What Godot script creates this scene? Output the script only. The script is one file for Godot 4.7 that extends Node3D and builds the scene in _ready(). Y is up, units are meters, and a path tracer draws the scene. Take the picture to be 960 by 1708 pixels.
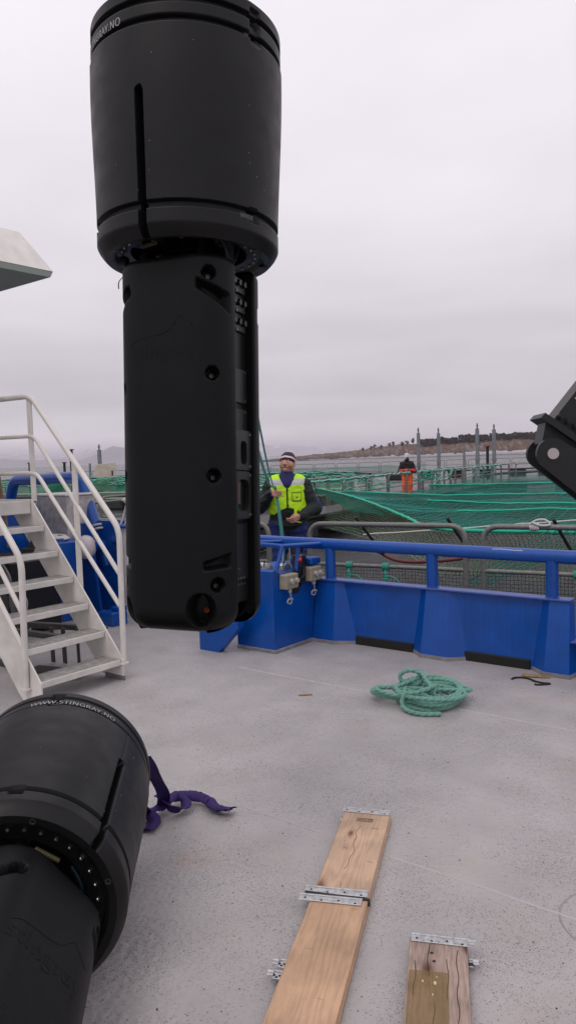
extends Node3D

const SHIP := 0.659734   # 37.8 degrees: heading of the workboat's bulwark
const PEN := 0.506145    # 29 degrees: heading of the floating walkway
const PEN_AT := Vector3(0.43, 0, -8.5)
const SEA_Y := -0.85

# ---------------------------------------------------------------- mesh builder
class MB:
	var v := PackedVector3Array()
	var n := PackedVector3Array()
	var c := PackedColorArray()
	var idx := PackedInt32Array()
	var o := Vector3.ZERO
	var tint := Color(-1, 0, 0)

	func vert(p: Vector3, nn: Vector3) -> int:
		v.append(p - o)
		n.append(nn)
		if tint.r >= 0.0:
			c.append(tint)
		return v.size() - 1

	func face(a: int, b: int, d: int) -> void:
		# Godot's front faces run clockwise
		var g := (v[b] - v[a]).cross(v[d] - v[a])
		if g.dot(n[a] + n[b] + n[d]) > 0.0:
			idx.append(a); idx.append(d); idx.append(b)
		else:
			idx.append(a); idx.append(b); idx.append(d)

	func tri(a: Vector3, b: Vector3, d: Vector3, out_dir: Vector3) -> void:
		var g := (b - a).cross(d - a).normalized()
		if g.dot(out_dir) < 0.0:
			g = -g
		face(vert(a, g), vert(b, g), vert(d, g))

	func quad(a: Vector3, b: Vector3, d: Vector3, e: Vector3, out_dir: Vector3) -> void:
		var g := (d - a).cross(e - b).normalized()
		if g.dot(out_dir) < 0.0:
			g = -g
		var i := vert(a, g)
		var j := vert(b, g)
		var k := vert(d, g)
		var l := vert(e, g)
		face(i, j, k)
		face(i, k, l)

	func box(at: Vector3, size: Vector3, bev := 0.003, bs := Basis()) -> void:
		var h := size * 0.5
		bev = minf(bev, minf(h.x, minf(h.y, h.z)) * 0.8)
		for ax in 3:
			var a1 := (ax + 1) % 3
			var a2 := (ax + 2) % 3
			for sg: float in [-1.0, 1.0]:
				var q: Array[Vector3] = []
				for st in [[-1, -1], [1, -1], [1, 1], [-1, 1]]:
					var p := Vector3.ZERO
					p[ax] = sg * h[ax]
					p[a1] = float(st[0]) * (h[a1] - bev)
					p[a2] = float(st[1]) * (h[a2] - bev)
					q.append(at + bs * p)
				var nd := Vector3.ZERO
				nd[ax] = sg
				quad(q[0], q[1], q[2], q[3], bs * nd)
		if bev <= 0.0:
			return
		for ax in 3:
			var a1 := (ax + 1) % 3
			var a2 := (ax + 2) % 3
			for s1: float in [-1.0, 1.0]:
				for s2: float in [-1.0, 1.0]:
					var q: Array[Vector3] = []
					for e: float in [-1.0, 1.0]:
						var p := Vector3.ZERO
						p[ax] = e * (h[ax] - bev)
						p[a1] = s1 * h[a1]
						p[a2] = s2 * (h[a2] - bev)
						q.append(at + bs * p)
						p[a1] = s1 * (h[a1] - bev)
						p[a2] = s2 * h[a2]
						q.append(at + bs * p)
					var nd := Vector3.ZERO
					nd[a1] = s1
					nd[a2] = s2
					quad(q[0], q[1], q[3], q[2], bs * nd)
		for sx: float in [-1.0, 1.0]:
			for sy: float in [-1.0, 1.0]:
				for sz: float in [-1.0, 1.0]:
					var s := Vector3(sx, sy, sz)
					tri(at + bs * (s * (h - Vector3(0, bev, bev))), at + bs * (s * (h - Vector3(bev, 0, bev))), at + bs * (s * (h - Vector3(bev, bev, 0))), bs * s)

	func tube(pts: PackedVector3Array, r: float, sides := 8, closed := false, radii := PackedFloat32Array(), lobes := 0, pitch := 0.0, flat_ratio := 1.0) -> void:
		var m := pts.size()
		var base := v.size()
		var side := Vector3.ZERO
		var run := 0.0
		for i in m:
			var a := pts[(i - 1 + m) % m] if closed or i > 0 else pts[i]
			var b := pts[(i + 1) % m] if closed or i < m - 1 else pts[i]
			var t := (b - a).normalized()
			if side == Vector3.ZERO:
				side = t.cross(Vector3.UP)
				if side.length() < 0.05:
					side = t.cross(Vector3.RIGHT)
			side = (side - t * side.dot(t)).normalized()
			var up := side.cross(t)
			if i > 0:
				run += pts[i].distance_to(pts[i - 1])
			var rr := r if radii.is_empty() else radii[i]
			for k in sides:
				var ang := TAU * k / sides
				var q := rr
				var nd := side * cos(ang) * flat_ratio + up * sin(ang)
				if lobes > 0:
					var ph := 0.5 * lobes * ang - run * pitch
					q *= 0.78 + 0.32 * absf(cos(ph))
					var dq := -0.32 * rr * sin(ph) * signf(cos(ph))
					nd -= (up * cos(ang) - side * sin(ang)) * (dq * 0.5 * lobes / q) - t * (dq * pitch)
				var dir := side * cos(ang) + up * sin(ang) * flat_ratio
				vert(pts[i] + dir * q, nd.normalized())
		var rings := m if closed else m - 1
		for i in rings:
			var i2 := (i + 1) % m
			for k in sides:
				var k2 := (k + 1) % sides
				var a := base + i * sides + k
				var b := base + i * sides + k2
				var d := base + i2 * sides + k2
				var e := base + i2 * sides + k
				face(a, b, d)
				face(a, d, e)
		if not closed:
			for end in [0, m - 1]:
				var dirn: Vector3 = (pts[end] - pts[1 if end == 0 else m - 2]).normalized()
				var ci := vert(pts[end], dirn)
				var first := v.size()
				for k in sides:
					vert(v[base + end * sides + k] + o, dirn)
				for k in sides:
					face(ci, first + k, first + (k + 1) % sides)

	# flat webbing with thickness; twist turns it about its run, fold curls its edges down
	func ribbon(pts: PackedVector3Array, wide: float, thick: float, twist: Callable, fold: Callable) -> void:
		var m := pts.size()
		var across := 9
		var grid := PackedVector3Array()
		for i in m:
			var f := float(i) / (m - 1)
			var t := (pts[mini(i + 1, m - 1)] - pts[maxi(i - 1, 0)]).normalized()
			var side := t.cross(Vector3.UP).normalized()
			var up := side.cross(t).normalized()
			var tw: float = twist.call(f)
			var fo: float = fold.call(f)
			var s2 := side * cos(tw) + up * sin(tw)
			var u2 := up * cos(tw) - side * sin(tw)
			var ring: Array[Vector3] = []
			for k in across:
				var x := (float(k) / (across - 1) - 0.5)
				var a := x * fo
				var rr := wide / maxf(fo, 0.05)
				ring.append(pts[i] + s2 * (rr * sin(a)) + u2 * (rr * (cos(a) - 1.0)))
			for k in across:
				grid.append(ring[k] + u2 * thick * 0.5)
			for k in across:
				grid.append(ring[across - 1 - k] - u2 * thick * 0.5)
		var mid := (m / 2) * across * 2 + across
		surface(grid, across * 2, true, (grid[mid] - pts[m / 2]) if (grid[mid] - pts[m / 2]).length() > 0.0 else Vector3.UP)

	func cyl(a: Vector3, b: Vector3, ra: float, rb := -1.0, sides := 14) -> void:
		if rb < 0.0:
			rb = ra
		tube(PackedVector3Array([a, b]), ra, sides, false, PackedFloat32Array([ra, rb]))

	func lathe(prof: PackedVector2Array, seg := 48, bs := Basis(), at := Vector3.ZERO) -> void:
		# profile of (radius, height); normals to the left of the direction of travel are outward when height grows
		for i in prof.size() - 1:
			var p := prof[i]
			var q := prof[i + 1]
			var nn := Vector2(q.y - p.y, p.x - q.x).normalized()
			var base := v.size()
			for k in seg + 1:
				var a := TAU * k / seg
				var d := Vector3(cos(a), 0, sin(a))
				var nd := bs * (d * nn.x + Vector3.UP * nn.y)
				vert(at + bs * (d * p.x + Vector3.UP * p.y), nd)
				vert(at + bs * (d * q.x + Vector3.UP * q.y), nd)
			for k in seg:
				var e := base + k * 2
				face(e, e + 1, e + 3)
				face(e, e + 3, e + 2)

	func prism(poly: PackedVector2Array, at: Vector3, ex: Vector3, ey: Vector3, depth: Vector3) -> void:
		var t := Geometry2D.triangulate_polygon(poly)
		var dn := depth.normalized()
		for far in 2:
			var off := at + depth * float(far)
			var nd := dn if far == 1 else -dn
			var base := v.size()
			for p in poly:
				vert(off + ex * p.x + ey * p.y, nd)
			for i in range(0, t.size(), 3):
				face(base + t[i], base + t[i + 1], base + t[i + 2])
		var cw := Geometry2D.is_polygon_clockwise(poly)
		for i in poly.size():
			var p := poly[i]
			var q := poly[(i + 1) % poly.size()]
			var e := Vector2(q.y - p.y, p.x - q.x) * (-1.0 if cw else 1.0)
			var a := at + ex * p.x + ey * p.y
			var b := at + ex * q.x + ey * q.y
			quad(a, b, b + depth, a + depth, ex * e.x + ey * e.y)

	func hexa(q: Array, out_from: Vector3) -> void:
		# eight corners: bottom four in a ring, then the top four above them
		for f in [[0, 1, 2, 3], [4, 5, 6, 7], [0, 1, 5, 4], [1, 2, 6, 5], [2, 3, 7, 6], [3, 0, 4, 7]]:
			var m: Vector3 = (q[f[0]] + q[f[1]] + q[f[2]] + q[f[3]]) * 0.25
			quad(q[f[0]], q[f[1]], q[f[2]], q[f[3]], m - out_from)

	func ball(at: Vector3, r: Vector3, seg := 10, rows := 7, bs := Basis()) -> void:
		var base := v.size()
		for i in rows + 1:
			var la := PI * i / rows - PI / 2
			for k in seg + 1:
				var a := TAU * k / seg
				var d := Vector3(cos(a) * cos(la), sin(la), sin(a) * cos(la))
				vert(at + bs * (d * r), (bs * (d / r)).normalized())
		for i in rows:
			for k in seg:
				var e := base + i * (seg + 1) + k
				face(e, e + 1, e + seg + 2)
				face(e, e + seg + 2, e + seg + 1)

	func surface(pts: PackedVector3Array, cols: int, wrap := false, out_ref := Vector3.UP, cc := PackedColorArray()) -> void:
		# a smooth grid; out_ref says on which side the first quad's outside is
		var rows := pts.size() / cols
		var base := v.size()
		var mc := cols / 2
		var mr := rows / 2
		var mid := mr * cols + mc
		var t0 := (pts[mid + 1] - pts[mid - 1]).cross(pts[mini(mr + 1, rows - 1) * cols + mc] - pts[maxi(mr - 1, 0) * cols + mc])
		var sg := 1.0 if t0.dot(out_ref) > 0.0 else -1.0
		for r in rows:
			for k in cols:
				var a := pts[r * cols + ((k - 1 + cols) % cols if wrap else maxi(k - 1, 0))]
				var b := pts[r * cols + ((k + 1) % cols if wrap else mini(k + 1, cols - 1))]
				var d := pts[maxi(r - 1, 0) * cols + k]
				var e := pts[mini(r + 1, rows - 1) * cols + k]
				v.append(pts[r * cols + k] - o)
				n.append((b - a).cross(e - d).normalized() * sg)
		if not cc.is_empty():
			c.append_array(cc)
		elif tint.r >= 0.0:
			for i in pts.size():
				c.append(tint)
		var q := cols if wrap else cols - 1
		for r in rows - 1:
			for k in q:
				var k2 := (k + 1) % cols
				var a := base + r * cols + k
				var b := base + r * cols + k2
				var d := base + (r + 1) * cols + k2
				var e := base + (r + 1) * cols + k
				if sg > 0.0:
					idx.append_array(PackedInt32Array([a, d, b, a, e, d]))
				else:
					idx.append_array(PackedInt32Array([a, b, d, a, d, e]))

	func mesh() -> ArrayMesh:
		var arr := []
		arr.resize(Mesh.ARRAY_MAX)
		arr[Mesh.ARRAY_VERTEX] = v
		arr[Mesh.ARRAY_NORMAL] = n
		if c.size() == v.size():
			arr[Mesh.ARRAY_COLOR] = c
		arr[Mesh.ARRAY_INDEX] = idx
		var am := ArrayMesh.new()
		am.add_surface_from_arrays(Mesh.PRIMITIVE_TRIANGLES, arr)
		return am


# ---------------------------------------------------------------- bodies: a field of joined capsules, meshed as surface nets
class Field:
	var org := Vector3.ZERO
	var cell := 0.01
	var nx := 0
	var ny := 0
	var nz := 0
	var d := PackedFloat32Array()
	var id := PackedByteArray()

	func _init(lo: Vector3, hi: Vector3, size: float) -> void:
		org = lo
		cell = size
		nx = int(ceil((hi.x - lo.x) / size)) + 1
		ny = int(ceil((hi.y - lo.y) / size)) + 1
		nz = int(ceil((hi.z - lo.z) / size)) + 1
		d.resize(nx * ny * nz)
		d.fill(1.0)
		id.resize(nx * ny * nz)

	# depth: how much thinner than wide along z; cut: carve instead of add
	func limb(a: Vector3, b: Vector3, ra: float, rb: float, k := 0.03, kind := 0, thin := 1.0, cut := false) -> void:
		var m := maxf(ra, rb) + k + cell * 2.0
		var lo := ((a.min(b) - Vector3.ONE * m - org) / cell).floor()
		var hi := ((a.max(b) + Vector3.ONE * m - org) / cell).ceil()
		var ab := b - a
		ab.z *= thin
		var inv := 1.0 / maxf(ab.length_squared(), 1e-9)
		for z in range(maxi(0, int(lo.z)), mini(nz, int(hi.z) + 1)):
			for y in range(maxi(0, int(lo.y)), mini(ny, int(hi.y) + 1)):
				var at := (z * ny + y) * nx
				for x in range(maxi(0, int(lo.x)), mini(nx, int(hi.x) + 1)):
					var p := org + Vector3(x, y, z) * cell - a
					p.z *= thin
					var t := clampf(p.dot(ab) * inv, 0.0, 1.0)
					var e := (p - ab * t).length() - lerpf(ra, rb, t)
					var i := at + x
					var f := d[i]
					if cut:
						d[i] = maxf(f, -e)
						continue
					if e < f:
						id[i] = kind
					var h := maxf(k - absf(e - f), 0.0) / k
					d[i] = minf(e, f) - h * h * k * 0.25

	# cloth folds: push the surface in and out by a noise, only where the kind is one of these
	func rumple(f: FastNoiseLite, amp: float, freq: Vector3, kinds: Array) -> void:
		for i in d.size():
			if absf(d[i]) < cell * 3.0 and kinds.has(id[i]):
				var p := org + Vector3(i % nx, (i / nx) % ny, i / (nx * ny)) * cell
				d[i] += amp * f.get_noise_3dv(p * freq)

	func emit(mb: MB, paint: Callable, xf := Transform3D()) -> void:
		var at := {}
		var cells: Array[int] = []
		var sy := nx
		var sz := nx * ny
		for z in nz - 1:
			for y in ny - 1:
				var row := z * sz + y * sy
				for x in nx - 1:
					var i := row + x
					if absf(d[i]) > cell * 2.2:
						continue
					var neg := 0
					for q in 8:
						if d[i + (q & 1) + ((q >> 1) & 1) * sy + (q >> 2) * sz] < 0.0:
							neg += 1
					if neg == 0 or neg == 8:
						continue
					var sum := Vector3.ZERO
					var cnt := 0
					for e in [[0, 1], [2, 3], [4, 5], [6, 7], [0, 2], [1, 3], [4, 6], [5, 7], [0, 4], [1, 5], [2, 6], [3, 7]]:
						var qa: int = e[0]
						var qb: int = e[1]
						var da := d[i + (qa & 1) + ((qa >> 1) & 1) * sy + (qa >> 2) * sz]
						var db := d[i + (qb & 1) + ((qb >> 1) & 1) * sy + (qb >> 2) * sz]
						if (da < 0.0) != (db < 0.0):
							var t := da / (da - db)
							var pa := Vector3(qa & 1, (qa >> 1) & 1, qa >> 2)
							var pb := Vector3(qb & 1, (qb >> 1) & 1, qb >> 2)
							sum += pa.lerp(pb, t)
							cnt += 1
					var p := org + (Vector3(x, y, z) + sum / cnt) * cell
					var g := Vector3(d[i + 1] - d[i], d[i + sy] - d[i], d[i + sz] - d[i])
					g += Vector3(d[i + 1 + sy + sz] - d[i + sy + sz], d[i + 1 + sy + sz] - d[i + 1 + sz], d[i + 1 + sy + sz] - d[i + 1 + sy])
					mb.tint = paint.call(p, id[i])
					at[i] = mb.vert(xf * p + mb.o, (xf.basis * g).normalized())
					cells.append(i)
		for i in cells:
			for ax in 3:
				var st: int = [1, sy, sz][ax]
				var u: int = [sy, sz, 1][ax]
				var w: int = [sz, 1, sy][ax]
				if (d[i] < 0.0) == (d[i + st] < 0.0):
					continue
				if at.has(i - u) and at.has(i - w) and at.has(i - u - w):
					mb.face(at[i], at[i - u], at[i - u - w])
					mb.face(at[i], at[i - u - w], at[i - w])


# ---------------------------------------------------------------- things, parts, materials
var mats := {}
var taken := {}
var rng := RandomNumberGenerator.new()
var noise := FastNoiseLite.new()

func numbered(called: String) -> String:
	var k: int = taken.get(called, 0)
	taken[called] = k + 1
	return called if k == 0 else "%s_%03d" % [called, k]

func tag(o: Node, label: String, category: String, group := "") -> Node:
	o.set_meta("label", label)
	o.set_meta("category", category)
	if group:
		o.set_meta("group", group)
	return o

func thing(called: String, label: String, category: String, at := Vector3.ZERO, turn := 0.0, group := "") -> Node3D:
	var t := Node3D.new()
	t.name = numbered(called)
	add_child(t)
	t.position = at
	t.rotation.y = turn
	tag(t, label, category, group)
	return t

func part(called: String, mesh: Mesh, m: Material, parent: Node3D, at := Vector3.ZERO) -> MeshInstance3D:
	var o := MeshInstance3D.new()
	o.name = called
	o.mesh = mesh
	o.material_override = m
	parent.add_child(o, true)
	o.position = at
	return o

func single(called: String, mesh: Mesh, m: Material, label: String, category: String, at := Vector3.ZERO, turn := 0.0, group := "") -> MeshInstance3D:
	var o := MeshInstance3D.new()
	o.name = numbered(called)
	o.mesh = mesh
	o.material_override = m
	add_child(o)
	o.position = at
	o.rotation.y = turn
	tag(o, label, category, group)
	return o

func setting(called: String, mesh: Mesh, m: Material) -> MeshInstance3D:
	var o := MeshInstance3D.new()
	o.name = numbered(called)
	o.mesh = mesh
	o.material_override = m
	add_child(o)
	o.set_meta("kind", "structure")
	return o

func copy(src: Node3D, at: Vector3, label := "") -> Node3D:
	var o: Node3D = src.duplicate()
	o.name = numbered(String(src.name))
	add_child(o)
	o.position = at
	if label:
		o.set_meta("label", label)
	return o

# the ship's own axes: u along the bulwark, y up, w outboard
func ship(u: float, y: float, w: float) -> Vector3:
	return Vector3(u * cos(SHIP) + w * sin(SHIP), y, u * sin(SHIP) - w * cos(SHIP))

func sl(u: float, y: float, w: float) -> Vector3:
	return Vector3(u, y, -w)

func ship_thing(called: String, label: String, category: String, u: float, w: float, group := "") -> Node3D:
	return thing(called, label, category, ship(u, 0, w), -SHIP, group)

func mb_at(u := 0.0, w := 0.0) -> MB:
	var m := MB.new()
	m.o = Vector3(u, 0, -w)
	return m

# the pens' axes: s along the near walkway, y up, q away from the boat
func pen(s: float, y: float, q: float) -> Vector3:
	return PEN_AT + Vector3(s * cos(PEN) + q * sin(PEN), y, s * sin(PEN) - q * cos(PEN))

func mat(key: String, srgb: Color, rough := 0.6, metal := 0.0, tex := "", scale := 1.0, bump := "", bump_amount := 0.5) -> StandardMaterial3D:
	if mats.has(key):
		return mats[key]
	var m := StandardMaterial3D.new()
	m.resource_name = key
	m.albedo_color = srgb
	m.roughness = rough
	m.metallic = metal
	if tex or bump:
		m.uv1_triplanar = true
		m.uv1_scale = Vector3.ONE * scale
	if tex:
		m.albedo_texture = texture(tex)
	if bump:
		m.normal_enabled = true
		m.normal_texture = texture(bump)
		m.normal_scale = bump_amount
	mats[key] = m
	return m

var textures := {}

func noise_image(size: int, freq: float, octaves: int, lo: float, hi: float, sd: int, kind := FastNoiseLite.TYPE_SIMPLEX_SMOOTH) -> Image:
	var f := FastNoiseLite.new()
	f.noise_type = kind
	f.seed = sd
	f.frequency = freq
	f.fractal_octaves = octaves
	var im := f.get_seamless_image(size, size)
	im.convert(Image.FORMAT_L8)
	var by := im.get_data()
	for i in by.size():
		by[i] = int(lerpf(lo, hi, by[i] / 255.0) * 255.0)
	return Image.create_from_data(size, size, false, Image.FORMAT_L8, by)

func texture(called: String) -> Texture2D:
	if textures.has(called):
		return textures[called]
	var im: Image
	match called:
		"mottle": im = noise_image(512, 0.012, 5, 0.72, 1.0, 3)
		"soft": im = noise_image(512, 0.006, 4, 0.86, 1.0, 4)
		"streak":
			im = Image.create(512, 512, false, Image.FORMAT_L8)
			var f := FastNoiseLite.new()
			f.seed = 19
			f.frequency = 0.05
			f.fractal_octaves = 4
			for y in 512:
				for x in 512:
					var q := f.get_noise_2d(x * 1.6, y * 0.10) * 0.5 + f.get_noise_2d(x * 0.25 + 700.0, y * 0.25) * 0.7
					q *= minf(1.0, minf(x, 511 - x) / 40.0) * minf(1.0, minf(y, 511 - y) / 40.0)
					im.set_pixel(x, y, Color.from_hsv(0, 0, clampf(0.92 + q * 0.13, 0.0, 1.0)))
		"worn": im = noise_image(512, 0.03, 5, 0.5, 1.0, 5)
		"grain_bump":
			im = noise_image(512, 0.22, 3, 0.0, 1.0, 6)
			im.convert(Image.FORMAT_RGBA8)
			im.bump_map_to_normal_map(2.0)
		"dent_bump":
			im = noise_image(512, 0.02, 4, 0.0, 1.0, 7)
			im.convert(Image.FORMAT_RGBA8)
			im.bump_map_to_normal_map(6.0)
		"water_bump":
			im = noise_image(512, 0.03, 5, 0.0, 1.0, 8)
			im.convert(Image.FORMAT_RGBA8)
			im.bump_map_to_normal_map(7.0)
		"rough_soft": im = noise_image(512, 0.014, 5, 0.40, 0.58, 9)
		"wood": im = wood_image(11, false)
		"wood_old": im = wood_image(29, true)
		"deck": im = deck_image()
		"deck_rough": im = noise_image(1024, 0.008, 5, 0.50, 0.64, 12)
	im.generate_mipmaps()
	textures[called] = ImageTexture.create_from_image(im)
	return textures[called]

func wood_image(sd: int, old: bool) -> Image:
	# one metre of sawn softwood, grain along v
	var w := 512
	var im := Image.create(w, w, false, Image.FORMAT_RGB8)
	var a := FastNoiseLite.new()
	a.seed = sd
	a.frequency = 0.01
	var b := FastNoiseLite.new()
	b.seed = sd + 1
	b.frequency = 0.05
	var r := RandomNumberGenerator.new()
	r.seed = sd
	var knots: Array[Vector3] = []
	for i in 7:
		knots.append(Vector3(r.randf() * w, r.randf() * w, r.randf_range(5.0, 11.0)))
	for y in w:
		for x in w:
			var bend := a.get_noise_2d(x * 1.4, y * 0.16) * 34.0
			var knot := 0.0
			for k in knots:
				var dx := (x - k.x)
				var dy := (y - k.y) * 0.4
				var q := sqrt(dx * dx + dy * dy) / k.z
				if q < 5.0:
					bend += 14.0 * exp(-q * q * 0.25)
					knot = maxf(knot, exp(-q * q * 1.3))
			var ring := 0.5 + 0.5 * sin((x + bend) * 0.42)
			ring = pow(ring, 2.2)
			var fibre := b.get_noise_2d(x * 7.0, y * 0.35)
			var stain := a.get_noise_2d(x * 0.7 + 900.0, y * 0.7)
			var t := 0.88 - ring * 0.065 + fibre * 0.055 + stain * 0.13 - knot * 0.42
			var col := Color(0.845, 0.735, 0.63)
			if old:
				col = Color(0.70, 0.62, 0.57)
				t += fibre * 0.08 + stain * 0.1 - ring * 0.03
			im.set_pixel(x, y, Color(col.r * t, col.g * t * (1.0 - knot * 0.2), col.b * t * (1.0 - knot * 0.3)))
	return im

func deck_image() -> Image:
	# four metres of grey non-slip deck paint: fine grit, black specks in drifts, rust pricks
	var w := 2048
	var base := FastNoiseLite.new()
	base.seed = 21
	base.frequency = 0.004
	base.fractal_octaves = 5
	var im := base.get_seamless_image(w, w)
	im.convert(Image.FORMAT_L8)
	var by := im.get_data()
	var drift := FastNoiseLite.new()
	drift.seed = 22
	drift.frequency = 0.0035
	drift.fractal_octaves = 4
	var dr := drift.get_seamless_image(w, w)
	dr.convert(Image.FORMAT_L8)
	var db := dr.get_data()
	for i in by.size():
		by[i] = 218 + int(by[i] * 0.08) if i % 3 else 209 + int(by[i] * 0.08)
	var r := RandomNumberGenerator.new()
	r.seed = 23
	for k in 520000:
		var x := r.randi() % w
		var y := r.randi() % w
		var den := (db[y * w + x] - 50.0) / 150.0
		if r.randf() > clampf(den, 0.04, 1.0):
			continue
		var dark := r.randf_range(0.58, 0.9)
		var big := r.randf()
		var i := y * w + x
		by[i] = int(by[i] * dark)
		if big > 0.72:
			by[(y * w + (x + 1) % w)] = int(by[y * w + (x + 1) % w] * dark)
		if big > 0.92:
			by[((y + 1) % w) * w + x] = int(by[((y + 1) % w) * w + x] * dark)
			by[((y + 1) % w) * w + (x + 1) % w] = int(by[((y + 1) % w) * w + (x + 1) % w] * (dark * 0.9))
	# drag marks: long faint scratches, some dark, some bared pale
	for k in 90:
		var px := r.randf() * w
		var py := r.randf() * w
		var an := r.randf_range(0.3, 1.1) if r.randf() < 0.7 else r.randf() * TAU
		var ln := r.randi_range(30, 420)
		var gain := r.randf_range(0.80, 0.92) if r.randf() < 0.75 else r.randf_range(1.04, 1.10)
		for i in ln:
			an += r.randf_range(-0.004, 0.004)
			px += cos(an)
			py += sin(an)
			if r.randf() < 0.75:
				var j := (int(py) % w + w) % w * w + (int(px) % w + w) % w
				by[j] = clampi(int(by[j] * gain), 0, 255)
	for k in 900:
		var x := r.randi() % w
		var y := r.randi() % w
		var lx := r.randi_range(1, 3)
		var ly := r.randi_range(1, 3)
		var dk := r.randf_range(0.15, 0.5)
		for yy in ly:
			for xx in lx:
				var i := ((y + yy) % w) * w + (x + xx) % w
				by[i] = int(by[i] * dk)
	return Image.create_from_data(w, w, false, Image.FORMAT_L8, by)

func arc(a: Vector3, corner: Vector3, b: Vector3, r: float, steps := 6) -> PackedVector3Array:
	# the rounded bend of a pipe that runs a > corner > b
	var da := (a - corner).normalized()
	var db := (b - corner).normalized()
	var p0 := corner + da * r
	var p1 := corner + db * r
	var out := PackedVector3Array()
	for i in steps + 1:
		var t := float(i) / steps
		out.append(p0.lerp(corner, t).lerp(corner.lerp(p1, t), t))
	return out

func bent(pts: PackedVector3Array, r: float) -> PackedVector3Array:
	var out := PackedVector3Array([pts[0]])
	for i in range(1, pts.size() - 1):
		out.append_array(arc(pts[i - 1], pts[i], pts[i + 1], r))
	out.append(pts[pts.size() - 1])
	return out

func smooth_path(pts: PackedVector3Array, step: float) -> PackedVector3Array:
	var cv := Curve3D.new()
	for i in pts.size():
		var a := pts[maxi(i - 1, 0)]
		var b := pts[mini(i + 1, pts.size() - 1)]
		cv.add_point(pts[i], (a - b) / 6.0, (b - a) / 6.0)
	cv.bake_interval = step
	return cv.get_baked_points()

# ---------------------------------------------------------------- the scene
func _ready() -> void:
	rng.seed = 7
	noise.seed = 5
	noise.frequency = 1.0
	light_and_camera()
	sea()
	deck()
	far_shore()
	bulwark()
	console()
	stairs()
	port_side_gear()
	under_stairs()
	canopy()
	walkways()
	pens()
	far_structures()
	crane_arm()
	var unit := device("float_unit", "hanging black cylindrical float with long slotted housing below it, swung over the deck")
	unit.transform = Transform3D(Basis(Vector3(0, 0, 1), -0.0227) * Basis(Vector3.RIGHT, -0.048) * Basis(Vector3.UP, -0.384), Vector3(-0.350, 2.462, -3.0))
	var lying: Node3D = unit.duplicate()
	lying.name = numbered("float_unit")
	add_child(lying)
	lying.set_meta("label", "black float lying on its side on the deck beside the foot of the stairs")
	place_lying(lying)
	handling_line()
	workers()
	sling()
	coil()
	boards()
	litter()

func light_and_camera() -> void:
	var cam := Camera3D.new()
	cam.name = "camera"
	cam.fov = 68.0
	cam.near = 0.05
	cam.far = 30000.0
	cam.position = Vector3(0, 1.65, 0)
	cam.rotation_degrees = Vector3(-4.02, 0, -1.8)
	add_child(cam)
	cam.current = true
	var e := Environment.new()
	e.background_mode = Environment.BG_SKY
	var s := Sky.new()
	var pm := PanoramaSkyMaterial.new()
	pm.panorama = ImageTexture.create_from_image(sky_image())
	s.sky_material = pm
	e.sky = s
	e.tonemap_mode = Environment.TONE_MAPPER_LINEAR
	e.tonemap_exposure = 1.0
	e.sdfgi_enabled = true
	e.ssao_enabled = true
	e.ssil_enabled = true
	e.fog_enabled = true
	e.fog_density = 0.00012
	e.fog_light_color = Color(0.82, 0.80, 0.85)
	var we := WorldEnvironment.new()
	we.name = "overcast_air"
	we.environment = e
	add_child(we)
	var sun := DirectionalLight3D.new()
	sun.name = "veiled_sun"
	sun.light_energy = 0.25
	sun.light_angular_distance = 25.0
	sun.light_color = Color(1.0, 0.97, 0.95)
	sun.shadow_enabled = true
	sun.rotation_degrees = Vector3(-58, -35, 0)
	add_child(sun)

func sky_image() -> Image:
	var w := 1024
	var h := 512
	var im := Image.create(w, h, false, Image.FORMAT_RGBF)
	var f := FastNoiseLite.new()
	f.seed = 31
	f.frequency = 1.0
	f.fractal_octaves = 5
	var stops := [[-0.02, 0.66], [0.0, 0.68], [0.028, 0.745], [0.055, 0.69], [0.09, 0.625], [0.14, 0.67], [0.22, 0.775], [0.34, 0.88], [0.5, 0.955], [1.0, 1.0]]
	for y in h:
		var el := PI * (0.5 - (y + 0.5) / h)
		var se := sin(el)
		var val: float = stops[0][1]
		for i in stops.size() - 1:
			var a: float = stops[i][0]
			var b: float = stops[i + 1][0]
			if se >= a:
				val = lerpf(stops[i][1], stops[i + 1][1], smoothstep(0.0, 1.0, clampf((se - a) / (b - a), 0.0, 1.0)))
		for x in w:
			var az := TAU * (x + 0.5) / w
			var dir := Vector3(cos(az) * cos(el), se, sin(az) * cos(el))
			# a flat cloud deck: stretched towards the horizon
			var k := 1.0 / (0.10 + maxf(se, 0.0))
			var big := f.get_noise_3d(dir.x * k * 0.8, dir.z * k * 0.8, 3.0)
			var band := f.get_noise_3d(dir.x * 1.6, se * 22.0, dir.z * 1.6)
			var low := clampf(1.0 - se / 0.3, 0.0, 1.0)
			var q := val * (1.0 + big * 0.10 + band * 0.20 * low)
			var warm := clampf(1.0 - se / 0.06, 0.0, 1.0)
			im.set_pixel(x, y, Color(q * (1.0 + 0.025 * warm), q * (0.948 + 0.0 * warm), q * (1.015 - 0.025 * warm)))
	return im

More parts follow.
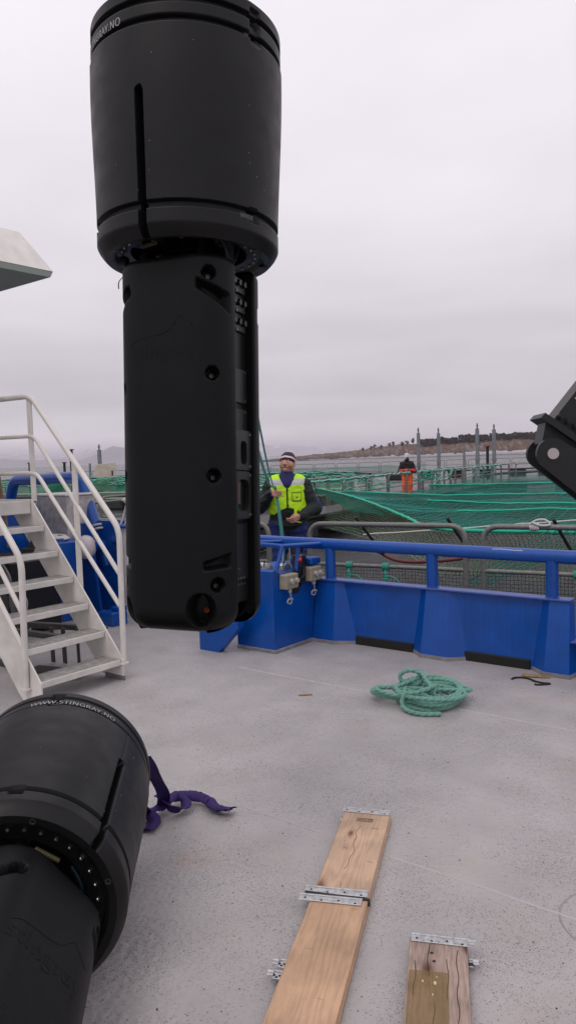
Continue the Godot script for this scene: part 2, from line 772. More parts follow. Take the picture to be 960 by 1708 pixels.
func sea() -> void:
	var m := mat("sea_water", Color(0.16, 0.165, 0.18), 0.2)
	m.normal_enabled = true
	m.normal_texture = texture("water_bump")
	m.normal_scale = 1.6
	m.metallic_specular = 0.42
	m.uv1_triplanar = true
	m.uv1_world_triplanar = true
	m.uv1_scale = Vector3(0.5, 0.5, 0.5)
	var zs: Array[float] = [14000.0, 1500.0, 200.0, 40.0, 10.0]
	var z := -3.0
	while z > -14000.0:
		zs.append(z)
		z -= 0.16 + 0.02 * absf(z + 3.0)
	zs.append(-14000.0)
	var half: Array[float] = []
	var x := 0.0
	while x < 14000.0:
		half.append(x)
		x += 0.2 + 0.02 * x
	half.append(14000.0)
	var xs: Array[float] = []
	for i in range(half.size() - 1, 0, -1):
		xs.append(-half[i])
	xs.append_array(half)
	var f := FastNoiseLite.new()
	f.seed = 41
	f.frequency = 1.0
	f.fractal_octaves = 3
	var pts := PackedVector3Array()
	for zz in zs:
		var step := 0.16 + 0.02 * absf(zz + 3.0)
		var fade := clampf(1.2 - step / 1.6, 0.0, 1.0)
		for xx in xs:
			var hgt := 0.0
			var fd := minf(fade, clampf(1.2 - (0.2 + 0.02 * absf(xx)) / 1.6, 0.0, 1.0))
			if fd > 0.0:
				hgt = fd * (0.055 * f.get_noise_2d(xx * 0.45 + zz * 0.1, zz * 0.8) + 0.03 * f.get_noise_2d(xx * 1.3, zz * 1.9 + 40.0))
			pts.append(Vector3(xx, SEA_Y + hgt, zz))
	var b := MB.new()
	b.surface(pts, xs.size(), false, Vector3.UP)
	setting("sea", b.mesh(), m)

func deck() -> void:
	var m := mat("deck_paint", Color(0.74, 0.722, 0.72), 1.0)
	m.albedo_texture = texture("deck")
	m.roughness_texture = texture("deck_rough")
	m.roughness_texture_channel = BaseMaterial3D.TEXTURE_CHANNEL_RED
	m.uv1_triplanar = true
	m.uv1_world_triplanar = true
	m.uv1_scale = Vector3.ONE * 0.25
	m.vertex_color_use_as_albedo = true
	m.normal_enabled = true
	m.normal_texture = texture("grain_bump")
	m.normal_scale = 0.25
	var f := FastNoiseLite.new()
	f.seed = 51
	f.frequency = 1.0
	f.fractal_octaves = 4
	var pts := PackedVector3Array()
	var cc := PackedColorArray()
	var nu := 300
	var nw := 190
	for j in nw:
		for i in nu:
			var u := -12.0 + 18.0 * i / (nu - 1)
			var w := -3.6 + 9.3 * j / (nw - 1)
			var p := ship(u, 0, w)
			pts.append(p)
			# dirt that lies on the deck: trodden streaks, spill edges, rust blooms
			var a := f.get_noise_2d(u * 0.55, w * 0.9)
			var b := f.get_noise_2d(u * 2.6 + 30.0, w * 2.6)
			var t := 0.97 + a * 0.035 + b * 0.025
			var rust := clampf(f.get_noise_2d(u * 1.7 - 60.0, w * 1.7) - 0.34, 0.0, 1.0) * 0.7
			cc.append(Color(t, t * (1.0 - rust * 0.25), t * (1.0 - rust * 0.45)))
	var b := MB.new()
	b.surface(pts, nu, false, Vector3.UP, cc)
	var o := setting("deck", b.mesh(), m)
	# hull side below the deck edge
	var hb := MB.new()
	var blue := mat("blue_paint", Color(0.0, 0.305, 0.66), 0.30, 0.0, "streak", 0.6)
	hb.box(Vector3(0, -0.55, -5.70), Vector3(18, 1.0, 0.06), 0.01, Basis())
	var hull := part("hull_side", hb.mesh(), blue, o, ship(-3, 0, 0))
	hull.rotation.y = -SHIP
	# welded plate seams, a few millimetres proud
	for s in [[2.62, -7.0, 6.0, 0.004], [0.9, -3.0, 6.0, 0.004], [4.45, -4.0, 5.0, 0.0035]]:
		var sb := MB.new()
		var path := PackedVector3Array()
		var nn := int((s[2] - s[1]) / 0.06)
		var rad := PackedFloat32Array()
		for i in nn + 1:
			var u: float = s[1] + (s[2] - s[1]) * i / nn
			path.append(ship(u, -0.0025 , s[0] + 0.003 * sin(u * 9.0)))
			rad.append(0.0065 + 0.0012 * sin(u * 57.0))
		sb.tube(path, 0.006, 6, false, rad)
		part("weld_seam", sb.mesh(), mat("seam_paint", Color(0.69, 0.675, 0.675), 0.6), o)
	# a flush round hatch ring by the right edge of the view
	var rb := MB.new()
	var ring := PackedVector3Array()
	for i in 48:
		ring.append(Vector3(1.12 + 0.21 * cos(TAU * i / 48), 0.0, -2.53 + 0.21 * sin(TAU * i / 48)))
	rb.tube(ring, 0.0035, 6, true)
	part("hatch_rim", rb.mesh(), mat("seam_dirty", Color(0.60, 0.565, 0.55), 0.7), o)

func far_shore() -> void:
	# a low rocky island with heath and wind-bent pines
	var f := FastNoiseLite.new()
	f.seed = 61
	f.frequency = 1.0
	f.fractal_octaves = 5
	var nu := 420
	var nw := 26
	var pts := PackedVector3Array()
	var cc := PackedColorArray()
	for j in nw:
		for i in nu:
			var x := -60.0 + 620.0 * i / (nu - 1)
			var depth := 130.0 * j / (nw - 1)
			var hgt := island_height(x, depth, f)
			pts.append(Vector3(x, SEA_Y + hgt - 0.5, -740.0 - depth))
			var r := f.get_noise_2d(x * 0.12, depth * 0.2 + 7.0)
			var heath := Color(0.085, 0.034, 0.016)
			var grass := Color(0.095, 0.058, 0.030)
			var rock := Color(0.15, 0.14, 0.142)
			var col := heath.lerp(grass, clampf(0.5 + r * 1.6, 0.0, 1.0))
			col = col.lerp(rock, clampf((f.get_noise_2d(x * 0.22 + 50.0, depth * 0.4 + hgt * 0.3) + 0.12 - hgt * 0.012) * 2.6, 0.0, 1.0))
			if hgt < 3.4 + r * 3.0:
				col = col.lerp(Color(0.035, 0.03, 0.032), 0.85)
			cc.append(col)
	var b := MB.new()
	b.surface(pts, nu, false, Vector3.UP, cc)
	var gm := mat("island_ground", Color.WHITE, 0.95)
	gm.vertex_color_use_as_albedo = true
	setting("rocky_island", b.mesh(), gm)
	# the trees: crowns of small leaf clumps on a short trunk
	var crowns: Array[ArrayMesh] = []
	for k in 4:
		crowns.append(pine_crown(100 + k))
	var leaf := mat("pine_needles", Color(0.22, 0.22, 0.17), 0.9)
	leaf.vertex_color_use_as_albedo = true
	leaf.albedo_color = Color.WHITE
	var bark := mat("pine_bark", Color(0.27, 0.19, 0.15), 0.9)
	var tb := MB.new()
	tb.cyl(Vector3.ZERO, Vector3(0.2, 5.0, 0), 0.28, 0.15, 6)
	var trunk := tb.mesh()
	var singles := [[77.0, 0.6], [86.0, 0.65], [90.5, 0.75], [95.0, 0.65], [105.0, 0.75], [110.0, 0.85], [116.5, 0.9], [122.0, 0.75], [130.0, 1.0], [136.0, 0.9], [148.0, 1.0], [156.0, 0.85]]
	for i in singles.size():
		var x: float = singles[i][0] * 750.0 / 740.0 - 1.0
		var dp := 24.0 + 9.0 * (i % 3)
		var t := thing("island_pine", "small dark pine standing apart on the low end of the rocky island", "tree", Vector3(x, SEA_Y + island_height(x, dp, f) - 0.7, -740.0 - dp), i * 1.3, "pines standing apart on the island")
		t.scale = Vector3.ONE * float(singles[i][1])
		part("crown", crowns[i % 4], leaf, t)
		part("trunk", trunk, bark, t)
	var mm := MultiMesh.new()
	mm.transform_format = MultiMesh.TRANSFORM_3D
	mm.mesh = crowns[1]
	var spots: Array[Transform3D] = []
	var r2 := RandomNumberGenerator.new()
	r2.seed = 66
	for k in 1500:
		var x := r2.randf_range(138.0, 400.0)
		if x > 268.0 and r2.randf() < 0.5:
			continue
		var dp := r2.randf_range(28.0, 62.0)
		var s := r2.randf_range(0.5, 1.1) * (0.8 + 0.35 * f.get_noise_1d(x * 0.09))
		spots.append(Transform3D(Basis(Vector3.UP, r2.randf() * TAU).scaled(Vector3(s * 1.1, s, s * 1.1)), Vector3(x, SEA_Y + island_height(x, dp, f) - 1.2, -740.0 - dp)))
	mm.instance_count = spots.size()
	for i in spots.size():
		mm.set_instance_transform(i, spots[i])
	var wood := MultiMeshInstance3D.new()
	wood.name = "pine_wood"
	wood.multimesh = mm
	wood.material_override = leaf
	add_child(wood)
	tag(wood, "dark pine wood along the ridge of the rocky island", "wood")
	wood.set_meta("kind", "stuff")
	# distant hills under the cloud
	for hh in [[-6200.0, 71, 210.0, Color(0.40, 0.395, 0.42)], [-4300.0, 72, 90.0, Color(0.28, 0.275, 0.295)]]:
		var hp := PackedVector3Array()
		var hc := PackedColorArray()
		var ff := FastNoiseLite.new()
		ff.seed = hh[1]
		ff.frequency = 1.0
		ff.fractal_octaves = 5
		for j in 14:
			for i in 220:
				var x := -5200.0 + 9000.0 * i / 219.0
				var a := x / absf(hh[0])
				var env := 0.0
				if hh[1] == 71:
					env = 0.60 * exp(-pow((a + 0.235) / 0.055, 2.0)) + 0.45 * exp(-pow((a + 0.37) / 0.07, 2.0)) + 0.72 * exp(-pow((a + 0.09) / 0.10, 2.0)) + 0.3 * exp(-pow((a - 0.1) / 0.12, 2.0)) + 0.5 * exp(-pow((a + 0.7) / 0.2, 2.0)) + 0.6 * exp(-pow((a - 0.8) / 0.3, 2.0))
				else:
					env = 0.55 * exp(-pow((a + 0.225) / 0.02, 2.0)) + 0.42 * exp(-pow((a + 0.35) / 0.1, 2.0)) + 0.42 * exp(-pow((a + 0.19) / 0.08, 2.0)) + 0.16 * exp(-pow((a + 0.02) / 0.1, 2.0))
				var q := float(j) / 13.0
				var rise := sin(PI * minf(q, 0.5)) if q < 0.5 else sin(PI * q)
				var y: float = hh[2] * (env + 0.03) * rise * (1.0 + 0.35 * ff.get_noise_2d(a * 26.0, q * 2.0)) + 14.0 * ff.get_noise_2d(a * 90.0, q * 6.0) * rise
				hp.append(Vector3(x, SEA_Y - 3.0 + maxf(y, -2.0), hh[0] - 900.0 * (q - 0.5)))
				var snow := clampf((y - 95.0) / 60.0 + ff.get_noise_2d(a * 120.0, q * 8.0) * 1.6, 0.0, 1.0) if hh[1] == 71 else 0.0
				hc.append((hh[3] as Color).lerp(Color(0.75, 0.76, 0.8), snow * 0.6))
		var hb := MB.new()
		hb.surface(hp, 220, false, Vector3(0, 1, 0.5), hc)
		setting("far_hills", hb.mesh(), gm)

func island_height(x: float, depth: float, f: FastNoiseLite) -> float:
	var q := clampf(depth / 130.0, 0.0, 1.0)
	var rise := pow(sin(PI * clampf(q * 0.9 + 0.02, 0.0, 1.0)), 0.55)
	var ridge := 1.2
	ridge = lerpf(ridge, 7.0, smoothstep(-45.0, 65.0, x))
	ridge = lerpf(ridge, 12.6, smoothstep(50.0, 130.0, x))
	ridge = lerpf(ridge, 16.5, smoothstep(130.0, 215.0, x))
	ridge *= 1.0 - 0.8 * smoothstep(330.0, 520.0, x)
	ridge *= smoothstep(-60.0, -20.0, x)
	return maxf(-0.5, 1.1 * ridge * rise * (1.0 + 0.16 * f.get_noise_2d(x * 0.05, depth * 0.05)) + 1.5 * f.get_noise_2d(x * 0.14, depth * 0.22))

func pine_crown(sd: int) -> ArrayMesh:
	var r := RandomNumberGenerator.new()
	r.seed = sd
	var b := MB.new()
	var lobes: Array[Vector4] = []
	for i in 6:
		lobes.append(Vector4(r.randf_range(-1.6, 1.6), r.randf_range(3.2, 7.2), r.randf_range(-1.6, 1.6), r.randf_range(0.9, 1.7)))
	for i in 150:
		var l := lobes[r.randi() % lobes.size()]
		var d := Vector3(r.randf_range(-1, 1), r.randf_range(-0.7, 0.8), r.randf_range(-1, 1)).normalized() * l.w * sqrt(r.randf())
		var p := Vector3(l.x, l.y, l.z) + d
		var e1 := Vector3(r.randf_range(-1, 1), r.randf_range(-0.6, 0.6), r.randf_range(-1, 1)).normalized() * r.randf_range(0.35, 0.7)
		var e2 := e1.cross(Vector3(r.randf_range(-1, 1), 1, r.randf_range(-1, 1))).normalized() * r.randf_range(0.25, 0.5)
		var g := r.randf_range(0.7, 1.4)
		b.tint = Color(0.050 * g, 0.038 * g, 0.028 * g)
		b.quad(p - e1 - e2, p + e1 - e2, p + e1 + e2, p - e1 + e2, d + Vector3.UP * 0.3)
	return b.mesh()

# ---------------------------------------------------------------- the float unit
const HOUSING_X := 0.010
var shell_p := PackedVector2Array()
var shell_n := PackedVector2Array()
var shell_s := PackedFloat32Array()

func shell_profile() -> void:
	# outline of half the housing seen from above: x across, y to the front; s runs from the left lip to the right one
	var a := 0.226
	var b := 0.228
	var r := 0.138
	var g := 0.088
	var half: Array[Vector4] = []
	for i in 15:
		half.append(Vector4((a - r) * i / 14.0, b, 0, 1))
	for i in range(1, 50):
		var t := PI * 0.5 * i / 49.0
		half.append(Vector4(a - r + r * sin(t), b - r + r * cos(t), sin(t), cos(t)))
	for i in range(1, 4):
		half.append(Vector4(a, lerpf(b - r, g, i / 3.0), 1, 0))
	for i in range(1, 5):
		var t := PI * 0.5 * i / 4.0
		half.append(Vector4(a - 0.008 + 0.008 * cos(t), g - 0.008 * sin(t), cos(t), -sin(t)))
	half.append(Vector4(a - 0.05, g - 0.008, 0, -1))
	var all: Array[Vector4] = []
	for i in range(half.size() - 1, 0, -1):
		all.append(Vector4(-half[i].x, half[i].y, -half[i].z, half[i].w))
	all.append_array(half)
	var run := 0.0
	for i in all.size():
		if i > 0:
			run += Vector2(all[i].x, all[i].y).distance_to(Vector2(all[i - 1].x, all[i - 1].y))
		shell_p.append(Vector2(all[i].x, all[i].y))
		shell_n.append(Vector2(all[i].z, all[i].w).normalized())
		shell_s.append(run)
	for i in shell_s.size():
		shell_s[i] -= run * 0.5

func shell_at(s: float, y: float, lift: float, back := false) -> Vector3:
	var i := 0
	while i < shell_s.size() - 2 and shell_s[i + 1] < s:
		i += 1
	var t := clampf((s - shell_s[i]) / (shell_s[i + 1] - shell_s[i]), 0.0, 1.0)
	var p := shell_p[i].lerp(shell_p[i + 1], t)
	var nn := shell_n[i].lerp(shell_n[i + 1], t).normalized()
	p += nn * lift
	return Vector3(HOUSING_X - p.x, y, -p.y) if back else Vector3(HOUSING_X + p.x, y, p.y)

# screw wells: place along the outline, height, half width, half height, depth
const WELLS := [[0.185, -0.155, 0.026, 0.024, 0.055], [0.195, -0.51, 0.026, 0.024, 0.05], [0.197, -0.876, 0.026, 0.024, 0.05], [0.207, -1.268, 0.028, 0.026, 0.05], [0.143, -1.360, 0.056, 0.062, 0.07],
	[-0.160, -0.2, 0.026, 0.024, 0.055], [-0.2, -0.548, 0.026, 0.024, 0.05], [-0.2, -0.876, 0.026, 0.024, 0.05], [-0.207, -1.268, 0.028, 0.026, 0.05], [-0.192, -1.385, 0.05, 0.062, 0.06]]

func well_depth(s: float, y: float) -> float:
	var d := 0.0
	for w in WELLS:
		var a: float = (s - w[0]) / w[2]
		var b: float = (y - w[1]) / w[3]
		var q := sqrt(a * a + b * b)
		if q < 1.25:
			d = maxf(d, w[4] * (1.0 - smoothstep(0.86, 1.04, q)))
	# finger scoops: a raked slope that deepens away from the edge and closes with a lip
	for m: float in [1.0, -1.0]:
		var x := s * m
		if y > -0.32 and y < -0.17:
			# rises towards the corner: polygon pinned at (.139,-.204) (.20,-.185) (.272,-.23) (.268,-.285)
			var e1 := (x - 0.135)
			var up := (-0.182 - 0.35 * (x - 0.17)) - y
			var dn := y - (-0.212 - 0.62 * (x - 0.139))
			var e2 := 0.276 - x
			var inn := minf(minf(e1, e2), minf(up, dn))
			if inn > 0.0:
				d = maxf(d, minf(inn * 2.6, 0.042) * smoothstep(0.0, 0.006, inn))
		if y > -1.24 and y < -1.12:
			var e1 := x - 0.152
			var e2 := 0.272 - x
			var up := (-1.168 + 0.28 * (x - 0.2)) - y
			var dn := y - (-1.218 + 0.10 * (x - 0.16))
			var inn := minf(minf(e1, e2), minf(up, dn))
			if inn > 0.0:
				d = maxf(d, minf(inn * 2.6, 0.036) * smoothstep(0.0, 0.006, inn))
	return d

func shell_mesh(back: bool) -> ArrayMesh:
	var top := -0.08
	var low := -1.445
	var ss := PackedFloat32Array()
	var first := shell_s[0]
	var last := shell_s[shell_s.size() - 1]
	var cols := 170
	for i in cols:
		ss.append(lerpf(first, last, float(i) / (cols - 1)))
	var ys := PackedFloat32Array()
	for i in 12:
		ys.append(top - 0.03 * (1.0 - cos(PI * 0.5 * i / 12.0)))
	var y := top - 0.03
	while y > low + 0.085:
		ys.append(y)
		y -= 0.0048
	for i in 21:
		ys.append(low + 0.085 * (1.0 - sin(PI * 0.5 * i / 20.0)))
	var pts := PackedVector3Array()
	var rows := ys.size()
	for r in rows + 2:
		var yy := ys[clampi(r - 1, 0, rows - 1)]
		var inset := 0.0
		if yy > top - 0.03:
			var q := (0.03 - (top - yy)) / 0.03
			inset = 0.03 * (1.0 - sqrt(maxf(0.0, 1.0 - q * q)))
		if yy < low + 0.085:
			var q := (low + 0.085 - yy) / 0.085
			inset = 0.085 * (1.0 - sqrt(maxf(0.0, 1.0 - q * q)))
		for k in cols:
			if r == 0 or r == rows + 1:
				var p := shell_at(ss[k], yy, 0.0)
				var dx := (p.x - HOUSING_X) * 0.4
				pts.append(Vector3(HOUSING_X - dx, yy, -0.085) if back else Vector3(HOUSING_X + dx, yy, 0.085))
			else:
				var q := shell_at(ss[k], yy, -inset - well_depth(ss[k], yy) * smoothstep(0.0, 0.02, yy - low), back)
				if inset > 0.0:
					var e := q.x - HOUSING_X
					q.x = HOUSING_X + signf(e) * minf(absf(e), 0.226 - inset)
					if back:
						q.z = minf(q.z, -0.082)
					else:
						q.z = maxf(q.z, 0.082)
				pts.append(q)
	var b := MB.new()
	b.surface(pts, cols, false, Vector3(0, 0, -1) if back else Vector3(0, 0, 1))
	return b.mesh()

func on_shell(mesh: Mesh, s0: float, y0: float, lift: float) -> ArrayMesh:
	# flat lettering laid round the housing
	var b := MB.new()
	var a := mesh.surface_get_arrays(0)
	var vv: PackedVector3Array = a[Mesh.ARRAY_VERTEX]
	var ii = a[Mesh.ARRAY_INDEX]
	for p in vv:
		var q := shell_at(s0 + p.x, y0 + p.y, lift)
		var e := shell_at(s0 + p.x + 0.002, y0 + p.y, lift)
		b.vert(q, (e - q).cross(Vector3.UP).normalized() * -1.0)
	if ii == null or ii.size() == 0:
		for i in range(0, vv.size(), 3):
			b.face(i, i + 1, i + 2)
	else:
		for i in range(0, ii.size(), 3):
			b.face(ii[i], ii[i + 1], ii[i + 2])
	return b.mesh()

func on_drum(mesh: Mesh, ang0: float, y0: float, r: float) -> ArrayMesh:
	var b := MB.new()
	var a := mesh.surface_get_arrays(0)
	var vv: PackedVector3Array = a[Mesh.ARRAY_VERTEX]
	var ii = a[Mesh.ARRAY_INDEX]
	for p in vv:
		var t := ang0 + p.x / r
		b.vert(Vector3(sin(t) * r, y0 + p.y, cos(t) * r), Vector3(sin(t), 0, cos(t)))
	if ii == null or ii.size() == 0:
		for i in range(0, vv.size(), 3):
			b.face(i, i + 1, i + 2)
	else:
		for i in range(0, ii.size(), 3):
			b.face(ii[i], ii[i + 1], ii[i + 2])
	return b.mesh()

func lettering(words: String, height: float, bold := true) -> Mesh:
	var f := SystemFont.new()
	f.font_names = PackedStringArray(["Droid Sans"])
	f.font_weight = 700 if bold else 400
	var t := TextMesh.new()
	t.font = f
	t.text = words
	t.font_size = 64
	t.pixel_size = height / 46.0
	t.depth = 0.0
	t.curve_step = 2.0
	return t

func drum_radius(ang: float, y: float) -> float:
	# barrel with two girdling grooves near the top, one near the foot, slots and small strap notches
	var t := clampf(y / 0.80, 0.0, 1.0)
	var r := lerpf(0.3435, 0.3625, smoothstep(0.0, 0.75, t))
	if y > 0.66:
		r -= 0.004
	if y < 0.055:
		r = 0.3445
	var groove := 0.0
	for g in [[0.660, 0.024], [0.727, 0.022], [0.044, 0.026]]:
		var q: float = absf(y - g[0] - g[1] * 0.5) / (g[1] * 0.5)
		groove = maxf(groove, 0.017 * (1.0 - smoothstep(0.8, 1.05, q)))
	r -= groove
	if y < -0.004:
		r -= 0.030 * pow(clampf((-0.004 - y) / 0.044, 0.0, 1.0), 1.5)
	if y > 0.788:
		r -= 0.012 * (y - 0.788) / 0.012
	for k in 3:
		var da := wrapf(ang - 0.03 - TAU * k / 3.0, -PI, PI) * 0.355
		if absf(da) < 0.02 and y < 0.47:
			var w := absf(da) / 0.0125
			var top := 0.445 + sqrt(maxf(0.0, 0.0125 * 0.0125 - da * da))
			if y < top:
				r -= 0.045 * (1.0 - smoothstep(0.88, 1.06, w))
		if absf(da) < 0.0022 and y > 0.455 and y < 0.66:
			r -= 0.0016
		for nc in [[0.66, 0.73], [0.72, 0.77], [0.035, 0.075]]:
			var db := wrapf(ang - 1.24 - TAU * k / 3.0, -PI, PI) * 0.355
			if absf(db) < 0.026 and y > nc[0] - 0.012 and y < nc[1]:
				r -= 0.012 * (1.0 - smoothstep(0.7, 1.0, absf(db) / 0.026))
	return r

func device(called: String, label: String) -> Node3D:
	shell_profile()
	var black := mat("black_plastic", Color(0.076, 0.075, 0.084), 0.42, 0.0, "soft", 1.3, "grain_bump", 0.06)
	black.roughness_texture = texture("rough_soft")
	black.roughness = 0.95
	black.roughness_texture_channel = BaseMaterial3D.TEXTURE_CHANNEL_RED
	black.metallic_specular = 0.36
	var dark := mat("dark_plastic", Color(0.06, 0.06, 0.064), 0.38)
	var shellm := mat("housing_plastic", Color(0.054, 0.060, 0.066), 0.48, 0.0, "soft", 1.1, "grain_bump", 0.08)
	shellm.metallic_specular = 0.3
	var steel := mat("bright_steel", Color(0.72, 0.72, 0.72), 0.28, 1.0)
	var t := thing(called, label, "float")
	# drum
	var seg := 480
	var ys := PackedFloat32Array()
	var y := 0.0
	y = -0.048
	while y < 0.8001:
		ys.append(y)
		var fine := y < 0.09 or (y > 0.43 and y < 0.475) or y > 0.64
		y += 0.0035 if fine else 0.014
	ys.append(0.80)
	var pts := PackedVector3Array()
	for yy in ys:
		for k in seg:
			var a := TAU * k / seg
			var r := drum_radius(a, yy)
			pts.append(Vector3(sin(a) * r, yy, cos(a) * r))
	var b := MB.new()
	b.surface(pts, seg, true, Vector3(0, 0, -1))
	var drum := part("drum", b.mesh(), black, t)
	# lid on top and a sunk ring face under the drum
	var lb := MB.new()
	lb.lathe(PackedVector2Array([Vector2(0.3425, 0.80), Vector2(0.33, 0.806), Vector2(0.20, 0.812), Vector2(0.001, 0.815)]), 64)
	part("lid", lb.mesh(), black, t)
	lb = MB.new()
	lb.lathe(PackedVector2Array([Vector2(0.001, 0.075), Vector2(0.12, 0.075), Vector2(0.205, 0.07), Vector2(0.212, 0.045), Vector2(0.222, -0.016), Vector2(0.272, -0.022), Vector2(0.280, -0.040), Vector2(0.290, -0.045), Vector2(0.3145, -0.048)]), 96)
	part("drum_foot", lb.mesh(), dark, t)
	# bolts round the foot
	var bolt := MB.new()
	bolt.lathe(PackedVector2Array([Vector2(0.0006, -0.0065), Vector2(0.0035, -0.006), Vector2(0.0055, -0.003), Vector2(0.0055, 0.004)]), 10)
	var bm := bolt.mesh()
	for k in 32:
		var a := TAU * (k + 0.4) / 32
		part("bolt", bm, steel, t, Vector3(sin(a) * 0.253, -0.022, cos(a) * 0.253))
	for k in 20:
		var a := TAU * (k + 0.2) / 20
		part("bolt", bm, steel, t, Vector3(sin(a) * 0.185, 0.07, cos(a) * 0.185))
	var cap := MB.new()
	cap.lathe(PackedVector2Array([Vector2(0.001, 0.001), Vector2(0.005, 0.001), Vector2(0.006, -0.002), Vector2(0.010, -0.002), Vector2(0.010, 0.004)]), 12)
	var cm := cap.mesh()
	for k in 6:
		var a := TAU * k / 6 + 0.42
		part("cap_screw", cm, mat("dull_steel", Color(0.42, 0.42, 0.42), 0.4, 1.0), t, Vector3(sin(a) * 0.300, -0.046, cos(a) * 0.300))
	# neck with its brackets, pipes and tags
	var nb := MB.new()
	nb.lathe(PackedVector2Array([Vector2(0.001, -0.13), Vector2(0.115, -0.13), Vector2(0.115, -0.05), Vector2(0.13, -0.04), Vector2(0.13, -0.03), Vector2(0.10, -0.02), Vector2(0.10, 0.08)]), 40)
	part("neck", nb.mesh(), dark, t)
	for k in 4:
		var a := TAU * k / 4 + 0.75
		var p := Vector3(sin(a) * 0.165, 0, cos(a) * 0.165)
		var sb := MB.new()
		sb.cyl(p + Vector3(0, -0.13, 0), p + Vector3(0, 0.075, 0), 0.016, 0.016, 12)
		part("strut", sb.mesh(), dark, t)
	var ob := MB.new()
	ob.box(Vector3(-0.06, -0.025, 0.19), Vector3(0.085, 0.014, 0.012), 0.003, Basis(Vector3.UP, -0.3))
	part("tag_plate", ob.mesh(), mat("olive_tag", Color(0.30, 0.29, 0.17), 0.6), t)
	ob = MB.new()
	ob.box(Vector3(-0.15, 0.025, 0.13), Vector3(0.10, 0.035, 0.06), 0.006, Basis(Vector3.UP, -0.7))
	part("junction_box", ob.mesh(), mat("smoked_cover", Color(0.09, 0.09, 0.095), 0.10), t)
	ob = MB.new()
	ob.box(Vector3(-0.17, -0.035, 0.05), Vector3(0.05, 0.06, 0.006), 0.002, Basis(Vector3.UP, -0.2))
	part("angle_bracket", ob.mesh(), mat("dull_alloy", Color(0.5, 0.5, 0.49), 0.35, 0.9), t)
	ob = MB.new()
	ob.box(Vector3(0.185, -0.02, 0.02), Vector3(0.008, 0.075, 0.05), 0.002)
	part("angle_bracket", ob.mesh(), mat("dull_alloy", Color(0.5, 0.5, 0.49), 0.35, 0.9), t)
	ob = MB.new()
	ob.tube(smooth_path(PackedVector3Array([Vector3(0.05, 0.06, 0.17), Vector3(0.12, 0.03, 0.16), Vector3(0.16, 0.03, 0.1), Vector3(0.19, -0.05, 0.06), Vector3(0.14, -0.11, 0.02)]), 0.012), 0.009, 8)
	ob.tube(smooth_path(PackedVector3Array([Vector3(0.14, 0.06, -0.08), Vector3(0.18, 0.0, -0.05), Vector3(0.17, -0.06, -0.02), Vector3(0.13, -0.11, 0.0)]), 0.012), 0.012, 8)
	part("hose", ob.mesh(), mat("hose_teal", Color(0.10, 0.17, 0.22), 0.35), t)
	# strap end and catch under the left rim
	ob = MB.new()
	var sp := smooth_path(PackedVector3Array([Vector3(-0.26, 0.0, -0.20), Vector3(-0.34, -0.012, -0.12), Vector3(-0.372, -0.05, -0.08), Vector3(-0.378, -0.085, -0.08)]), 0.01)
	ob.tube(sp, 0.006, 6, false, PackedFloat32Array(), 0, 0.0, 0.35)
	part("loose_strap", ob.mesh(), dark, t)
	ob = MB.new()
	ob.box(Vector3(-0.215, -0.05, 0.12), Vector3(0.03, 0.04, 0.03), 0.004)
	part("catch", ob.mesh(), dark, t)
	# housing: two shells and the instrument faces between them
	var front := part("front_shell", shell_mesh(false), shellm, t)
	part("back_shell", shell_mesh(true), shellm, t)
	for w in WELLS:
		var s: float = w[0]
		var yy: float = w[1]
		if w[2] > 0.04:
			var p := shell_at(s + 0.026, yy - 0.002, -0.055)
			var nn := (shell_at(s + 0.026, yy, 0.0) - p).normalized()
			var pb := MB.new()
			var bs := Basis(Quaternion(Vector3.UP, nn))
			pb.lathe(PackedVector2Array([Vector2(0.0095, 0.0), Vector2(0.0095, 0.008), Vector2(0.008, 0.011), Vector2(0.0065, 0.009)]), 16, bs, p)
			for k in 3:
				var a := TAU * k / 3
				pb.cyl(p + bs * Vector3(0.007 * sin(a), 0.009, 0.007 * cos(a)), p + bs * Vector3(0.002 * sin(a), 0.009, 0.001 * cos(a)), 0.0014, 0.0014, 6)
			part("valve_cap", pb.mesh(), mat("orange_brass", Color(0.66, 0.30, 0.12), 0.4, 0.6), front)
		else:
			var p := shell_at(s + 0.006, yy - 0.006, -w[4] + 0.004)
			var nn := (shell_at(s + 0.006, yy, 0.02) - shell_at(s + 0.006, yy, 0.0)).normalized()
			var pb := MB.new()
			pb.lathe(PackedVector2Array([Vector2(0.0105, 0.0), Vector2(0.0105, 0.012), Vector2(0.008, 0.014), Vector2(0.0055, 0.014), Vector2(0.005, 0.009), Vector2(0.0005, 0.009)]), 14, Basis(Quaternion(Vector3.UP, nn)), p)
			part("well_screw", pb.mesh(), mat("well_steel", Color(0.30, 0.30, 0.30), 0.35, 1.0), front)
	# moulded emblem: a fin line over the lettering, barely standing out of the skin
	var ink := mat("moulded_letters", Color(0.042, 0.047, 0.052), 0.5)
	ink.metallic_specular = 0.3
	part("lettering", on_shell(lettering("stingray", 0.05, true), 0.0, -0.425, 0.0008), ink, front)
	var fin := PackedVector3Array()
	for q in [Vector2(-0.13, -0.395), Vector2(-0.10, -0.378), Vector2(-0.04, -0.368), Vector2(0.0, -0.362), Vector2(0.04, -0.345), Vector2(0.075, -0.302), Vector2(0.092, -0.313), Vector2(0.135, -0.345)]:
		fin.append(Vector3(q.x, q.y, 0))
	var fp := PackedVector3Array()
	for q in smooth_path(fin, 0.006):
		fp.append(shell_at(q.x, q.y, 0.0))
	ob = MB.new()
	ob.tube(fp, 0.0014, 6)
	part("fin_line", ob.mesh(), ink, front)
	for sd: float in [1.0, -1.0]:
		instrument_face(t, sd, steel, dark)
	# lettering on the drum's top band
	var white := mat("white_print", Color(0.64, 0.64, 0.64), 0.6)
